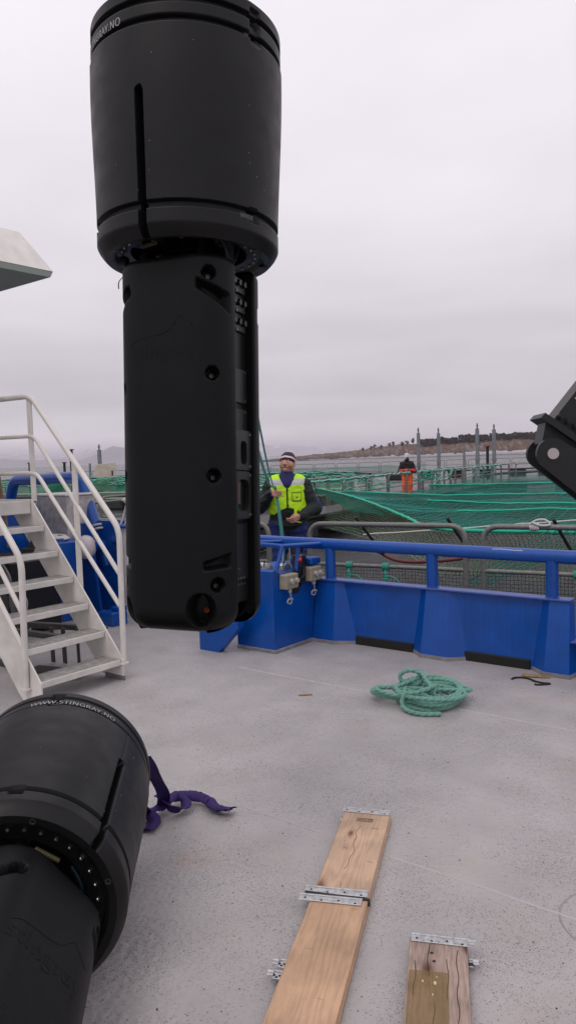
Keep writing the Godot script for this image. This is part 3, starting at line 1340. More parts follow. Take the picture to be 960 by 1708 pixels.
	for k in [0]:
		part("lettering", on_drum(lettering("WWW.STINGRAY.NO", 0.027, false), 0.03 - 0.68 - TAU * k / 3.0, 0.693, 0.3592), white, drum)
	part("lettering", on_drum(lettering("WWW", 0.016, false), 1.14, 0.040, 0.3452), mat("grey_print", Color(0.42, 0.42, 0.42), 0.6), drum)
	part("lettering", on_drum(lettering("W", 0.018, false), 1.15, 0.675, 0.3465), mats["grey_print"], drum)
	# scuffs in the paint of the drum
	var rr := RandomNumberGenerator.new()
	rr.seed = 91
	ob = MB.new()
	for k in 26:
		var a := rr.randf_range(-PI, PI)
		var yy := rr.randf_range(0.1, 0.64)
		var rad := drum_radius(a, yy)
		ob.ball(Vector3(sin(a) * rad, yy, cos(a) * rad), Vector3.ONE * rr.randf_range(0.0009, 0.002), 5, 3)
	part("paint_fleck", ob.mesh(), white, drum)
	return t

func instrument_face(t: Node3D, sd: float, steel: Material, dark: Material) -> void:
	# the sunk strip between the two shells on one side; x is the outward direction
	var bs := Basis(Vector3.UP, 0.0 if sd > 0.0 else PI)
	var x0 := 0.188
	var pb := MB.new()
	pb.box(bs * Vector3(x0 - 0.06, -0.735, 0), Vector3(0.12, 1.24, 0.168), 0.004)
	var face := part("instrument_face", pb.mesh(), dark, t, Vector3(HOUSING_X, 0, 0))
	var plate_m := mat("anodised_plate", Color(0.10, 0.10, 0.105), 0.36)
	# top: three rows of plugs
	for r in 3:
		var yy := -0.155 - r * 0.073
		var qb := MB.new()
		qb.box(bs * Vector3(x0 + 0.004, yy, 0.0), Vector3(0.012, 0.052, 0.13), 0.003)
		part("plug_block", qb.mesh(), mat("plug_black", Color(0.05, 0.05, 0.05), 0.4), face)
		for k in 3:
			var kb := MB.new()
			kb.cyl(bs * Vector3(x0 + 0.006, yy + 0.010, 0.045 - k * 0.042), bs * Vector3(x0 + 0.022, yy + 0.010, 0.045 - k * 0.042), 0.013, 0.011, 12)
			part("plug", kb.mesh(), mat("plug_black", Color(0.05, 0.05, 0.05), 0.4), face)
			kb = MB.new()
			kb.cyl(bs * Vector3(x0 + 0.022, yy + 0.016, 0.050 - k * 0.042), bs * Vector3(x0 + 0.0245, yy + 0.016, 0.050 - k * 0.042), 0.003, 0.003, 8)
			part("plug_screw", kb.mesh(), mats["dull_steel"], face)
		var sb := MB.new()
		sb.cyl(bs * Vector3(x0 + 0.008, yy - 0.022, 0.02), bs * Vector3(x0 + 0.014, yy - 0.022, 0.02), 0.008, 0.007, 10)
		part("plug_screw", sb.mesh(), mats["dull_steel"], face)
	# plain plates below
	for r in 2:
		var yy := -0.53 - r * 0.152
		var qb := MB.new()
		qb.box(bs * Vector3(x0 + 0.003, yy, 0.0), Vector3(0.009, 0.132, 0.150), 0.003)
		part("cover_plate", qb.mesh(), plate_m, face)
		for e: float in [-1.0, 1.0]:
			var sb := MB.new()
			sb.cyl(bs * Vector3(x0 + 0.006, yy + e * 0.055, -0.055), bs * Vector3(x0 + 0.011, yy + e * 0.055, -0.055), 0.0042, 0.0035, 8)
			part("plate_screw", sb.mesh(), steel, face)
	# the camera window and the lens window, each in a frame with four screws
	for r in 2:
		var yy: float = [-0.775, -0.945][r]
		var hh: float = [0.150, 0.180][r]
		var frame := MB.new()
		var outer := PackedVector2Array()
		var inner := PackedVector2Array()
		var iw: float = [0.028, 0.05][r]
		var ih: float = [0.045, 0.06][r]
		var iy: float = [-0.01, 0.0][r]
		for k in 32:
			var a := TAU * k / 32
			var cx := signf(cos(a)) * pow(absf(cos(a)), 0.55)
			var cy := signf(sin(a)) * pow(absf(sin(a)), 0.55)
			inner.append(Vector2(cx * iw - (0.005 if r == 1 else 0.01), cy * ih + iy))
			var oc := maxf(absf(cos(a)) / 0.076, absf(sin(a)) / (hh * 0.5))
			outer.append(Vector2(cos(a) / oc, sin(a) / oc))
		for k in 32:
			var k2 := (k + 1) % 32
			var p := [outer[k], outer[k2], inner[k2], inner[k]]
			var q: Array[Vector3] = []
			for e in p:
				q.append(bs * Vector3(x0 + 0.022, yy + e.y, e.x))
			frame.quad(q[0], q[1], q[2], q[3], bs * Vector3.RIGHT)
			var wall := bs * Vector3(-0.03, 0, 0)
			var toc := bs * Vector3(0, yy, 0)
			frame.quad(q[3], q[2], q[2] + wall, q[3] + wall, bs * Vector3(0, -inner[k].y, -inner[k].x))
			frame.quad(q[0], q[1], q[1] + wall * 0.7, q[0] + wall * 0.7, bs * Vector3(0, outer[k].y, outer[k].x) + toc * 0.0)
		var fr := part("window_frame", frame.mesh(), plate_m, face)
		var wb := MB.new()
		wb.box(bs * Vector3(x0 + 0.004, yy, 0.0), Vector3(0.006, hh - 0.02, 0.14), 0.001)
		part("lens_window", wb.mesh(), mat("lens_dark", Color(0.03, 0.025, 0.025), 0.06), fr)
		if r == 1:
			var ib := MB.new()
			ib.box(bs * Vector3(x0 + 0.010, yy + 0.008, 0.026), Vector3(0.006, 0.085, 0.045), 0.002)
			part("coated_glass", ib.mesh(), mat("coated_pink", Color(0.40, 0.25, 0.22), 0.12), fr)
		for sx: float in [-1.0, 1.0]:
			for sy: float in [-1.0, 1.0]:
				var sb := MB.new()
				sb.cyl(bs * Vector3(x0 + 0.021, yy + sy * (hh * 0.5 - 0.014), sx * 0.064), bs * Vector3(x0 + 0.0255, yy + sy * (hh * 0.5 - 0.014), sx * 0.064), 0.0055, 0.005, 10)
				part("frame_screw", sb.mesh(), steel, fr)
	# long lower plate and the cluster of contacts near the foot
	var qb := MB.new()
	qb.box(bs * Vector3(x0 + 0.002, -1.16, 0.0), Vector3(0.007, 0.22, 0.150), 0.003)
	part("cover_plate", qb.mesh(), plate_m, face)
	for k in 4:
		for e in 2:
			var sb := MB.new()
			sb.cyl(bs * Vector3(x0 + 0.003, -1.262 - e * 0.022, 0.05 - k * 0.028 - e * 0.006), bs * Vector3(x0 + 0.009, -1.262 - e * 0.022, 0.05 - k * 0.028 - e * 0.006), 0.0042, 0.0036, 8)
			part("contact", sb.mesh(), steel, face)
	var cb := MB.new()
	cb.cyl(bs * Vector3(x0 + 0.003, -1.225, 0.01), bs * Vector3(x0 + 0.009, -1.225, 0.01), 0.0042, 0.0036, 8)
	part("contact", cb.mesh(), steel, face)

func place_lying(t: Node3D) -> void:
	var tilt := 0.087
	var yaw := 0.106
	var d := Vector3(sin(yaw) * cos(tilt), -sin(tilt), cos(yaw) * cos(tilt))
	var right := d.cross(Vector3.UP).normalized() * -1.0
	if right.x < 0.0:
		right = -right
	var up := d.cross(right).normalized()
	if up.y < 0.0:
		up = -up
	var a := deg_to_rad(52.0)
	var front := up * cos(a) + right * sin(a)
	var y := -d
	t.transform = Transform3D(Basis(y.cross(front), y, front), Vector3(-0.879, 0.311, -2.257))

# ---------------------------------------------------------------- the workboat
func blue_paint() -> StandardMaterial3D:
	return mat("blue_paint", Color(0.0, 0.305, 0.66), 0.30, 0.0, "streak", 0.6)

func pipe(pts: Array, r: float, bend := 0.0, u0 := 0.0, w0 := 0.0, sides := 14) -> ArrayMesh:
	var b := mb_at(u0, w0)
	var p := PackedVector3Array()
	for q in pts:
		p.append(q)
	if bend > 0.0:
		p = bent(p, bend)
	b.tube(p, r, sides)
	return b.mesh()

func bulwark() -> void:
	var blue := blue_paint()
	var rubber := mat("black_rubber", Color(0.06, 0.06, 0.06), 0.7)
	var pale := mat("upstand_paint", Color(0.60, 0.59, 0.60), 0.6, 0.0, "mottle", 1.0)
	var u0 := -2.9
	var w0 := 5.56
	var t := ship_thing("bulwark", "blue steel bulwark with a fat pipe rail on posts along the deck edge", "bulwark", u0, w0)
	var b := mb_at(u0, w0)
	b.box(sl(-2.87, 0.275, 5.585), Vector3(2.26, 0.55, 0.05), 0.006)
	var wall := part("wall", b.mesh(), blue, t)
	b = mb_at(u0, w0)
	b.box(sl(-2.87, 0.555, 5.58), Vector3(2.27, 0.018, 0.13), 0.006)
	part("capping", b.mesh(), mat("blue_paint_worn", Color(0.20, 0.33, 0.66), 0.4, 0.0, "mottle", 2.0), wall)
	for p in [[-4.0, -3.77, 0.02, 0.20], [-2.913, -2.673, 0.13, 0.13], [-1.907, -1.721, 0.13, 0.02]]:
		b = mb_at(u0, w0)
		var l: float = p[0]
		var r: float = p[1]
		var fl: float = p[2]
		var fr: float = p[3]
		b.hexa([sl(l, 0, 5.45), sl(r, 0, 5.45), sl(r + fr, 0, 5.562), sl(l - fl, 0, 5.562), sl(l + 0.02, 0.545, 5.535), sl(r - 0.02, 0.545, 5.535), sl(r + fr * 0.3, 0.545, 5.562), sl(l - fl * 0.3, 0.545, 5.562)], sl((l + r) * 0.5, 0.3, 5.53))
		part("buttress", b.mesh(), blue, t)
		b = mb_at(u0, w0)
		b.hexa([sl(l - 0.004, 0, 5.444), sl(r + 0.004, 0, 5.444), sl(r + fr + 0.01, 0, 5.57), sl(l - fl - 0.01, 0, 5.57), sl(l - 0.004, 0.03, 5.446), sl(r + 0.004, 0.03, 5.446), sl(r + fr + 0.008, 0.03, 5.57), sl(l - fl - 0.008, 0.03, 5.57)], sl((l + r) * 0.5, 0.015, 5.53))
		part("upstand", b.mesh(), pale, t)
	for p in [[-3.6, -3.03], [-2.64, -2.04]]:
		b = mb_at(u0, w0)
		b.box(sl((p[0] + p[1]) * 0.5, 0.038, 5.556), Vector3(p[1] - p[0], 0.078, 0.02), 0.006)
		part("scupper_flap", b.mesh(), rubber, t)
	part("rail", pipe([sl(-5.2, 0.875, 5.59), sl(-3.5, 0.87, 5.59), sl(2.2, 0.865, 5.59)], 0.051, 0.0, u0, w0, 20), blue, t)
	for u in [-3.87, -2.862, -1.885, -0.6, 0.7, 2.0]:
		part("post", pipe([sl(u, 0.555 if u < -1.7 else 0.27, 5.59), sl(u, 0.84, 5.59)], 0.047, 0.0, u0, w0, 18), blue, t)
		var wb := mb_at(u0, w0)
		var ring := PackedVector3Array()
		for k in 20:
			ring.append(sl(u + 0.048 * cos(TAU * k / 20), 0.566 if u < -1.7 else 0.276, 5.59 + 0.048 * sin(TAU * k / 20)))
		wb.tube(ring, 0.005, 6, true)
		part("weld_bead", wb.mesh(), blue, t)
	# the lower run that carries on to the right
	b = mb_at(u0, w0)
	b.box(sl(0.27, 0.13, 5.585), Vector3(4.0, 0.26, 0.05), 0.006)
	b.hexa([sl(-1.74, 0.0, 5.57), sl(-1.70, 0, 5.57), sl(-1.70, 0, 5.605), sl(-1.74, 0, 5.605), sl(-1.745, 0.54, 5.57), sl(-1.74, 0.54, 5.57), sl(-1.74, 0.54, 5.605), sl(-1.745, 0.54, 5.605)], sl(-1.72, 0.2, 5.59))
	part("low_wall", b.mesh(), blue, t)
	b = mb_at(u0, w0)
	b.box(sl(0.27, 0.268, 5.55), Vector3(3.98, 0.016, 0.17), 0.005)
	part("capping", b.mesh(), mats["blue_paint_worn"], t)
	# bare scratches on top of the rail
	b = mb_at(u0, w0)
	b.tube(PackedVector3Array([sl(-2.33, 0.904, 5.556), sl(-2.27, 0.907, 5.558), sl(-2.16, 0.903, 5.555), sl(-2.09, 0.904, 5.556)]), 0.0045, 5)
	part("scratch", b.mesh(), mat("bare_scratch", Color(0.74, 0.74, 0.76), 0.5), t)
	for k in 6:
		b = mb_at(u0, w0)
		b.ball(sl(-3.6 + k * 0.043 + 0.02 * sin(k * 7.0), 0.9, 5.553 + 0.003 * sin(k * 3.0)), Vector3.ONE * 0.0035, 5, 3)
		part("paint_chip", b.mesh(), mats["bare_scratch"], t)
	# blue sill left of the console, mostly behind the hanging unit
	b = mb_at(-5.4, w0)
	b.box(sl(-5.35, 0.275, 5.585), Vector3(1.86, 0.55, 0.05), 0.006)
	single("bulwark_section", b.mesh(), blue, "blue bulwark section behind the housing of the hanging float", "bulwark", ship(-5.4, 0, w0), -SHIP)
	b = mb_at(-4.5, 4.72)
	b.prism(PackedVector2Array([Vector2(-4.68, 0), Vector2(-4.46, 0), Vector2(-4.22, 0.24), Vector2(-4.22, 0.42), Vector2(-4.68, 0.42)]), sl(0, 0, 4.71), Vector3.RIGHT, Vector3.UP, Vector3(0, 0, -0.07))
	single("deck_bracket", b.mesh(), blue, "blue steel knee plate standing on the deck left of the control console", "bracket", ship(-4.5, 0, 4.72), -SHIP)

func console() -> void:
	var blue := blue_paint()
	var pale: Material = mats["upstand_paint"]
	var chrome := mat("chrome_cover", Color(0.78, 0.78, 0.77), 0.22, 0.9)
	var alloy := mat("alloy_tube", Color(0.70, 0.70, 0.69), 0.4, 0.7)
	var u0 := -4.22
	var w0 := 5.2
	var t := ship_thing("control_console", "blue deck control console with chrome levers on top and two switch boxes on its side", "console", u0, w0)
	var b := mb_at(u0, w0)
	b.prism(PackedVector2Array([Vector2(4.92, 0.0), Vector2(5.557, 0.0), Vector2(5.557, 0.70), Vector2(5.40, 0.70), Vector2(5.34, 0.675), Vector2(5.02, 0.675), Vector2(4.95, 0.715), Vector2(4.92, 0.70)]), Vector3(-4.42, 0, 0), Vector3(0, 0, -1), Vector3.UP, Vector3(0.42, 0, 0))
	var body := part("body", b.mesh(), blue, t)
	b = mb_at(u0, w0)
	b.box(sl(-4.208, 0.016, 5.235), Vector3(0.437, 0.032, 0.642), 0.004)
	part("upstand", b.mesh(), pale, t)
	b = mb_at(u0, w0)
	b.box(sl(-4.07, 0.73, 5.48), Vector3(0.24, 0.06, 0.15), 0.01)
	part("raised_corner", b.mesh(), blue, t)
	# pipe guard over the levers
	part("guard_pipe", pipe([sl(-3.94, 0.875, 5.585), sl(-4.0, 0.905, 5.06), sl(-4.75, 0.92, 5.06)], 0.019, 0.03, u0, w0, 10), blue, t)
	part("guard_pipe", pipe([sl(-4.38, 0.875, 5.585), sl(-4.47, 0.915, 5.07)], 0.017, 0.0, u0, w0, 10), blue, t)
	part("guard_leg", pipe([sl(-4.0, 0.905, 5.06), sl(-4.0, 0.69, 4.965)], 0.018, 0.0, u0, w0, 10), blue, t)
	part("guard_leg", pipe([sl(-4.0, 0.89, 5.30), sl(-4.0, 0.67, 5.24)], 0.018, 0.0, u0, w0, 10), blue, t)
	# lever quadrants under chrome half-drums, T lever, loose tubes, a red-capped valve
	for q in [[-4.22, 5.07, 0.075], [-4.10, 5.19, 0.062]]:
		b = mb_at(u0, w0)
		var p := PackedVector2Array()
		for k in 13:
			p.append(Vector2(cos(PI * k / 12), sin(PI * k / 12)) * q[2])
		b.prism(p, sl(q[0] - 0.045, 0.676, q[1]), Vector3(0, 0, -1), Vector3.UP, Vector3(0.09, 0, 0))
		var cv := part("lever_cover", b.mesh(), chrome, t)
		b = mb_at(u0, w0)
		b.cyl(sl(q[0] + 0.02, 0.70, q[1] - 0.03), sl(q[0] + 0.09, 0.76 + q[2] * 0.3, q[1] - 0.09), 0.006, 0.006, 8)
		part("lever", b.mesh(), mat("dark_lever", Color(0.14, 0.13, 0.13), 0.4), cv)
	b = mb_at(u0, w0)
	b.cyl(sl(-4.17, 0.67, 5.28), sl(-4.17, 0.86, 5.28), 0.010, 0.010, 10)
	b.cyl(sl(-4.22, 0.865, 5.26), sl(-4.13, 0.872, 5.30), 0.014, 0.014, 10)
	b.cyl(sl(-4.13, 0.67, 5.33), sl(-4.13, 0.855, 5.33), 0.007, 0.007, 8)
	part("tee_lever", b.mesh(), alloy, t)
	b = mb_at(u0, w0)
	b.tube(bent(PackedVector3Array([sl(-4.42, 0.80, 5.13), sl(-4.2, 0.745, 5.0), sl(-4.42, 0.72, 4.95)]), 0.02), 0.010, 8)
	b.cyl(sl(-4.42, 0.765, 5.06), sl(-4.24, 0.735, 4.99), 0.008, 0.008, 8)
	part("frame_tube", b.mesh(), alloy, t)
	b = mb_at(u0, w0)
	b.box(sl(-4.05, 0.735, 5.36), Vector3(0.10, 0.13, 0.10), 0.015)
	b.cyl(sl(-4.10, 0.80, 5.40), sl(-4.10, 0.87, 5.42), 0.05, 0.045, 14)
	part("valve_block", b.mesh(), mat("black_enamel", Color(0.05, 0.05, 0.055), 0.35), t)
	b = mb_at(u0, w0)
	b.cyl(sl(-4.0, 0.745, 5.30), sl(-3.98, 0.775, 5.27), 0.022, 0.022, 12)
	part("valve_cap", b.mesh(), mat("red_cap", Color(0.70, 0.10, 0.13), 0.4), t)
	b = mb_at(u0, w0)
	b.box(sl(-4.0, 0.80, 5.32), Vector3(0.03, 0.016, 0.10), 0.005, Basis(Vector3.UP, 0.5))
	part("valve_handle", b.mesh(), chrome, t)
	# switch boxes with a gland, lead and plug below
	var beige := mat("switch_box_beige", Color(0.60, 0.57, 0.50), 0.55, 0.0, "soft", 3.0)
	for q in [5.08, 5.43]:
		var y := 0.605 if q < 5.2 else 0.625
		b = mb_at(u0, w0)
		b.box(sl(-3.955, y, q), Vector3(0.085, 0.125, 0.17), 0.008)
		var bx := part("switch_box", b.mesh(), beige, body)
		for e: float in [-0.038, 0.028]:
			b = mb_at(u0, w0)
			b.cyl(sl(-3.914, y + 0.005, q + e + 0.02), sl(-3.888, y + 0.003, q + e + 0.02), 0.023, 0.020, 14)
			part("push_button", b.mesh(), mat("switch_grey", Color(0.66, 0.65, 0.62), 0.35), bx)
		b = mb_at(u0, w0)
		b.cyl(sl(-3.955, y - 0.06, q + 0.01), sl(-3.955, y - 0.10, q + 0.01), 0.020, 0.016, 12)
		part("cable_gland", b.mesh(), mats["switch_grey"], bx)
		b = mb_at(u0, w0)
		var loop := PackedVector3Array([sl(-3.955, y - 0.095, q + 0.01), sl(-3.95, y - 0.16, q + 0.02)])
		for k in 14:
			var a := TAU * k / 11.0
			loop.append(sl(-3.945 + 0.0015 * k, y - 0.165 + 0.022 * cos(a) - 0.004 * (k % 3), q - 0.02 + 0.035 * sin(a)))
		b.tube(smooth_path(loop, 0.006), 0.006, 7)
		part("coiled_lead", b.mesh(), mat("grey_lead", Color(0.62, 0.62, 0.62), 0.5), bx)
	b = mb_at(u0, w0)
	b.ball(sl(-3.995, 0.60, 5.25), Vector3(0.012, 0.10, 0.085), 16, 10)
	b.ball(sl(-3.993, 0.53, 5.23), Vector3(0.010, 0.06, 0.06), 14, 8)
	part("rubber_pad", b.mesh(), mat("sooty_rubber", Color(0.04, 0.045, 0.06), 0.85), body)
	b = mb_at(u0, w0)
	var ring := PackedVector3Array()
	for k in 16:
		ring.append(sl(-3.97 + 0.004 * sin(k), 0.585 + 0.034 * cos(TAU * k / 16), 5.30 + 0.034 * sin(TAU * k / 16)))
	b.tube(ring, 0.008, 7, true)
	b.cyl(sl(-3.97, 0.70, 5.33), sl(-3.965, 0.60, 5.30), 0.013, 0.013, 8)
	part("cable_loop", b.mesh(), mats["black_rubber"], body)

func stairs() -> void:
	var white := mat("white_paint", Color(0.90, 0.885, 0.86), 0.42, 0.0, "soft", 1.2)
	var tread_m := mat("tread_paint", Color(0.66, 0.65, 0.63), 0.55, 0.0, "mottle", 2.2, "grain_bump", 0.3)
	var u0 := -4.7
	var w0 := 3.35
	var t := ship_thing("stairway", "white steel stairway with pipe handrails climbing to the left from the deck", "stairs", u0, w0)
	var outline := PackedVector2Array([Vector2(-4.51, 0), Vector2(-4.51, 0.155), Vector2(-5.59, 1.375), Vector2(-7.4, 1.375), Vector2(-7.4, 1.24), Vector2(-5.86, 1.24), Vector2(-4.79, 0.06), Vector2(-4.725, 0)])
	for w in [3.0, 3.71]:
		var b := mb_at(u0, w0)
		b.prism(outline, sl(0, 0, w + (0.012 if w > 3.3 else 0.0)), Vector3.RIGHT, Vector3.UP, Vector3(0, 0, 0.012))
		var sg := part("stringer", b.mesh(), white, t)
		b = mb_at(u0, w0)
		b.box(sl(-4.618, 0.018, w + 0.006), Vector3(0.222, 0.036, 0.017), 0.002)
		part("foot_band", b.mesh(), mat("foot_grey", Color(0.43, 0.43, 0.44), 0.6), sg)
	for k in 6:
		var y := 0.16 + 0.2005 * k
		var u := -4.53 - 0.178 * k
		var b := mb_at(u0, w0)
		b.box(sl(u - 0.105, y - 0.003, 3.355), Vector3(0.205, 0.007, 0.695), 0.001)
		var tr := part("tread", b.mesh(), tread_m, t)
		b = mb_at(u0, w0)
		b.box(sl(u - 0.004, y - 0.022, 3.355), Vector3(0.008, 0.046, 0.695), 0.003)
		part("nosing", b.mesh(), white, tr)
	var b := mb_at(u0, w0)
	b.box(sl(-6.5, 1.365, 3.355), Vector3(1.8, 0.012, 0.695), 0.002)
	part("landing", b.mesh(), tread_m, t)
	b = mb_at(u0, w0)
	b.box(sl(-5.60, 1.315, 3.355), Vector3(0.01, 0.11, 0.695), 0.003)
	part("landing_fascia", b.mesh(), white, t)
	# right-hand rails
	var w := 3.735
	part("handrail", pipe([sl(-7.4, 2.25, w), sl(-5.56, 2.235, w), sl(-4.515, 1.16, w), sl(-4.53, 0.125, w)], 0.0225, 0.09, u0, w0), white, t)
	part("mid_rail", pipe([sl(-7.4, 1.915, w), sl(-5.54, 1.905, w), sl(-4.52, 0.80, w)], 0.017, 0.08, u0, w0), white, t)
	part("mid_rail", pipe([sl(-7.4, 1.595, w), sl(-5.53, 1.595, w), sl(-4.545, 0.565, w)], 0.017, 0.08, u0, w0), white, t)
	b = mb_at(u0, w0)
	b.box(sl(-5.585, 1.79, w), Vector3(0.066, 0.86, 0.012), 0.003)
	part("post", b.mesh(), white, t)
	b = mb_at(u0, w0)
	b.box(sl(-5.02, 1.15, w), Vector3(0.066, 1.04, 0.012), 0.003)
	part("post", b.mesh(), white, t)
	b = mb_at(u0, w0)
	b.cyl(sl(-4.53, 0.135, w), sl(-4.53, 0.122, w), 0.036, 0.036, 16)
	part("rail_foot", b.mesh(), white, t)
	# left-hand rails
	w = 2.965
	part("handrail", pipe([sl(-7.2, 2.27, w), sl(-5.75, 2.27, w), sl(-4.625, 1.01, w), sl(-4.655, 0.10, w)], 0.0225, 0.09, u0, w0), white, t)
	part("mid_rail", pipe([sl(-7.2, 1.93, w), sl(-5.72, 1.93, w), sl(-4.64, 0.63, w)], 0.017, 0.08, u0, w0), white, t)
	part("mid_rail", pipe([sl(-7.2, 1.62, w), sl(-5.70, 1.62, w), sl(-4.66, 0.39, w)], 0.017, 0.08, u0, w0), white, t)
	b = mb_at(u0, w0)
	b.cyl(sl(-4.655, 0.112, w), sl(-4.655, 0.098, w), 0.036, 0.036, 16)
	part("rail_foot", b.mesh(), white, t)

func port_side_gear() -> void:
	var blue := blue_paint()
	var white: Material = mats["white_paint"]
	var wrapm := mat("white_rope", Color(0.78, 0.77, 0.76), 0.85)
	# pipe arch
	var u0 := -8.0
	var w0 := 5.5
	var b := mb_at(u0, w0)
	var t := ship_thing("pipe_arch", "blue pipe arch behind the stairway, spanning between two sloping legs", "frame", u0, w0)
	part("arch", pipe([sl(-9.15, 0.3, w0), sl(-8.64, 1.485, w0), sl(-7.31, 1.515, w0), sl(-6.86, 0.5, w0)], 0.068, 0.11, u0, w0, 18), blue, t)
	for q in [[-6.98, 0.95], [-6.96, 0.91], [-8.93, 0.86]]:
		b = mb_at(u0, w0)
		var ring := PackedVector3Array()
		for k in 20:
			ring.append(sl(q[0] + 0.085 * cos(TAU * k / 20), q[1] + 0.03 * cos(TAU * k / 20 + 0.5), w0 + 0.085 * sin(TAU * k / 20)))
		b.tube(ring, 0.013, 7, true)
		part("rope_turn", b.mesh(), wrapm, t)
	# grey locker
	u0 = -7.8
	w0 = 5.25
	t = ship_thing("deck_locker", "weathered grey alloy locker standing behind the stairway handrails", "locker", u0, w0)
	b = mb_at(u0, w0)
	b.box(sl(-7.40, 1.06, 5.36), Vector3(0.57, 0.50, 0.4), 0.008)
	var lk := part("body", b.mesh(), mat("grey_alloy", Color(0.80, 0.775, 0.77), 0.55, 0.0, "mottle", 1.2), t)
	b = mb_at(u0, w0)
	b.box(sl(-7.40, 1.322, 5.36), Vector3(0.60, 0.025, 0.43), 0.006)
	part("lid", b.mesh(), white, lk)
	b = mb_at(u0, w0)
	b.box(sl(-7.45, 0.405, 5.42), Vector3(0.50, 0.81, 0.30), 0.006)
	part("plinth", b.mesh(), blue, t)
	b = mb_at(u0, w0)
	var coil_p := PackedVector3Array()
	for k in 60:
		var a := TAU * k / 20.0
		coil_p.append(sl(-7.0 + (0.17 - 0.001 * k) * cos(a), 0.868 + 0.0006 * k, 4.9 + (0.14 - 0.0006 * k) * sin(a)))
	b.tube(coil_p, 0.012, 7)
	single("white_hose_coil", b.mesh(), mat("white_hose", Color(0.82, 0.81, 0.80), 0.4), "coil of white hose resting on a blue drum beside the grey locker", "hose", ship(u0, 0, w0), -SHIP)
	b = mb_at(u0, w0)
	b.lathe(PackedVector2Array([Vector2(0.245, 0.0), Vector2(0.25, 0.02), Vector2(0.25, 0.83), Vector2(0.24, 0.845), Vector2(0.001, 0.855)]), 32, Basis(), sl(-7.0, 0, 4.9))
	single("blue_drum", b.mesh(), blue, "blue steel drum behind the stair treads with a white hose coil on it", "drum", ship(u0, 0, w0), -SHIP)
	# roller fairlead: two rounded cheek plates
	u0 = -6.9
	w0 = 5.35
	t = ship_thing("roller_fairlead", "big blue roller fairlead with rounded cheek plates behind the lower handrail", "fairlead", u0, w0)
	for q in [[5.28, -7.12, 0.44, 1.0], [5.46, -6.82, 0.42, 1.02], [5.56, -6.70, 0.32, 1.02]]:
		var p := PackedVector2Array([Vector2(-q[2] * 0.5, 0), Vector2(q[2] * 0.5 + 0.14, 0), Vector2(q[2] * 0.5 + 0.02, q[3] - 0.1)])
		for k in 7:
			p.append(Vector2(q[2] * 0.5 - 0.08 + 0.10 * cos(PI * 0.5 * k / 6), q[3] - 0.1 + 0.1 * sin(PI * 0.5 * k / 6)))
		for k in 7:
			p.append(Vector2(-q[2] * 0.5 + 0.1 - 0.1 * sin(PI * 0.5 * k / 6), q[3] - 0.1 + 0.1 * cos(PI * 0.5 * k / 6)))
		b = mb_at(u0, w0)
		b.prism(p, sl(q[1], 0, q[0]), Vector3.RIGHT, Vector3.UP, Vector3(0, 0, -0.035))
		part("cheek_plate", b.mesh(), blue, t)
	b = mb_at(u0, w0)
	b.cyl(sl(-6.86, 0.75, 5.30), sl(-6.86, 0.75, 5.62), 0.05, 0.05, 16)
	part("axle", b.mesh(), blue, t)
	b = mb_at(u0, w0)
	b.cyl(sl(-6.62, 0.73, 5.45), sl(-6.62, 0.73, 5.425), 0.028, 0.026, 12)
	part("grease_cap", b.mesh(), mats["dull_steel"] if mats.has("dull_steel") else mat("dull_steel", Color(0.42, 0.42, 0.42), 0.4, 1.0), t)
	b = mb_at(u0, w0)
	b.ball(sl(-6.92, 0.74, 5.25), Vector3(0.115, 0.135, 0.115), 18, 12)
	single("white_buoy", b.mesh(), mat("white_plastic", Color(0.85, 0.81, 0.81), 0.3), "white round buoy tucked against the blue fairlead plates", "buoy", ship(u0, 0, w0), -SHIP)
	# bollard and its rope tail further right, just left of the hanging unit
	u0 = -6.5
	w0 = 5.5
	t = ship_thing("mooring_bollard", "blue mooring bollard with white barrel left of the hanging housing", "bollard", u0, w0)
	b = mb_at(u0, w0)
	b.cyl(sl(-6.5, 0.0, 5.5), sl(-6.5, 0.95, 5.5), 0.07, 0.07, 18)
	part("barrel", b.mesh(), white, t)
	b = mb_at(u0, w0)
	b.lathe(PackedVector2Array([Vector2(0.001, 0.945), Vector2(0.125, 0.95), Vector2(0.13, 0.975), Vector2(0.12, 0.985), Vector2(0.001, 0.99)]), 24, Basis(), sl(-6.5, 0, 5.5))
	part("head", b.mesh(), blue, t)
	b = mb_at(u0, w0)
	b.cyl(sl(-6.72, 0.80, 5.5), sl(-5.9, 0.80, 5.5), 0.06, 0.06, 16)
	part("cross_bar", b.mesh(), blue, t)
	b = mb_at(u0, w0)
	for e in [-6.43]:
		var ring := PackedVector3Array()
		for k in 18:
			ring.append(sl(e + 0.01 * sin(k * 0.7), 0.80 + 0.068 * cos(TAU * k / 18), 5.5 + 0.068 * sin(TAU * k / 18)))
		b.tube(ring, 0.012, 7, true)
	part("rope_turn", b.mesh(), wrapm, t)
	b = mb_at(u0, w0)
	for k in 7:
		var a := TAU * k / 7
		b.tube(smooth_path(PackedVector3Array([sl(-6.51 + 0.075 * cos(a), 0.99, 5.5 + 0.075 * sin(a)), sl(-6.50 + 0.035 * cos(a), 1.10, 5.5 + 0.035 * sin(a)), sl(-6.49 + 0.012 * cos(a), 1.2, 5.5 + 0.012 * sin(a))]), 0.02), 0.012, 6)
	for k in 3:
		b.ball(sl(-6.49 + 0.025 * sin(k * 2.1), 1.21 + 0.02 * k, 5.5 + 0.02 * cos(k * 2.1)), Vector3(0.04, 0.025, 0.035), 10, 6)
	single("rope_tail", b.mesh(), wrapm, "white rope knotted into a tuft on top of the blue bollard", "rope", ship(u0, 0, w0), -SHIP)
	b = mb_at(u0, w0)
	b.box(sl(-6.35, 0.35, 5.6), Vector3(1.0, 0.70, 0.05), 0.006)
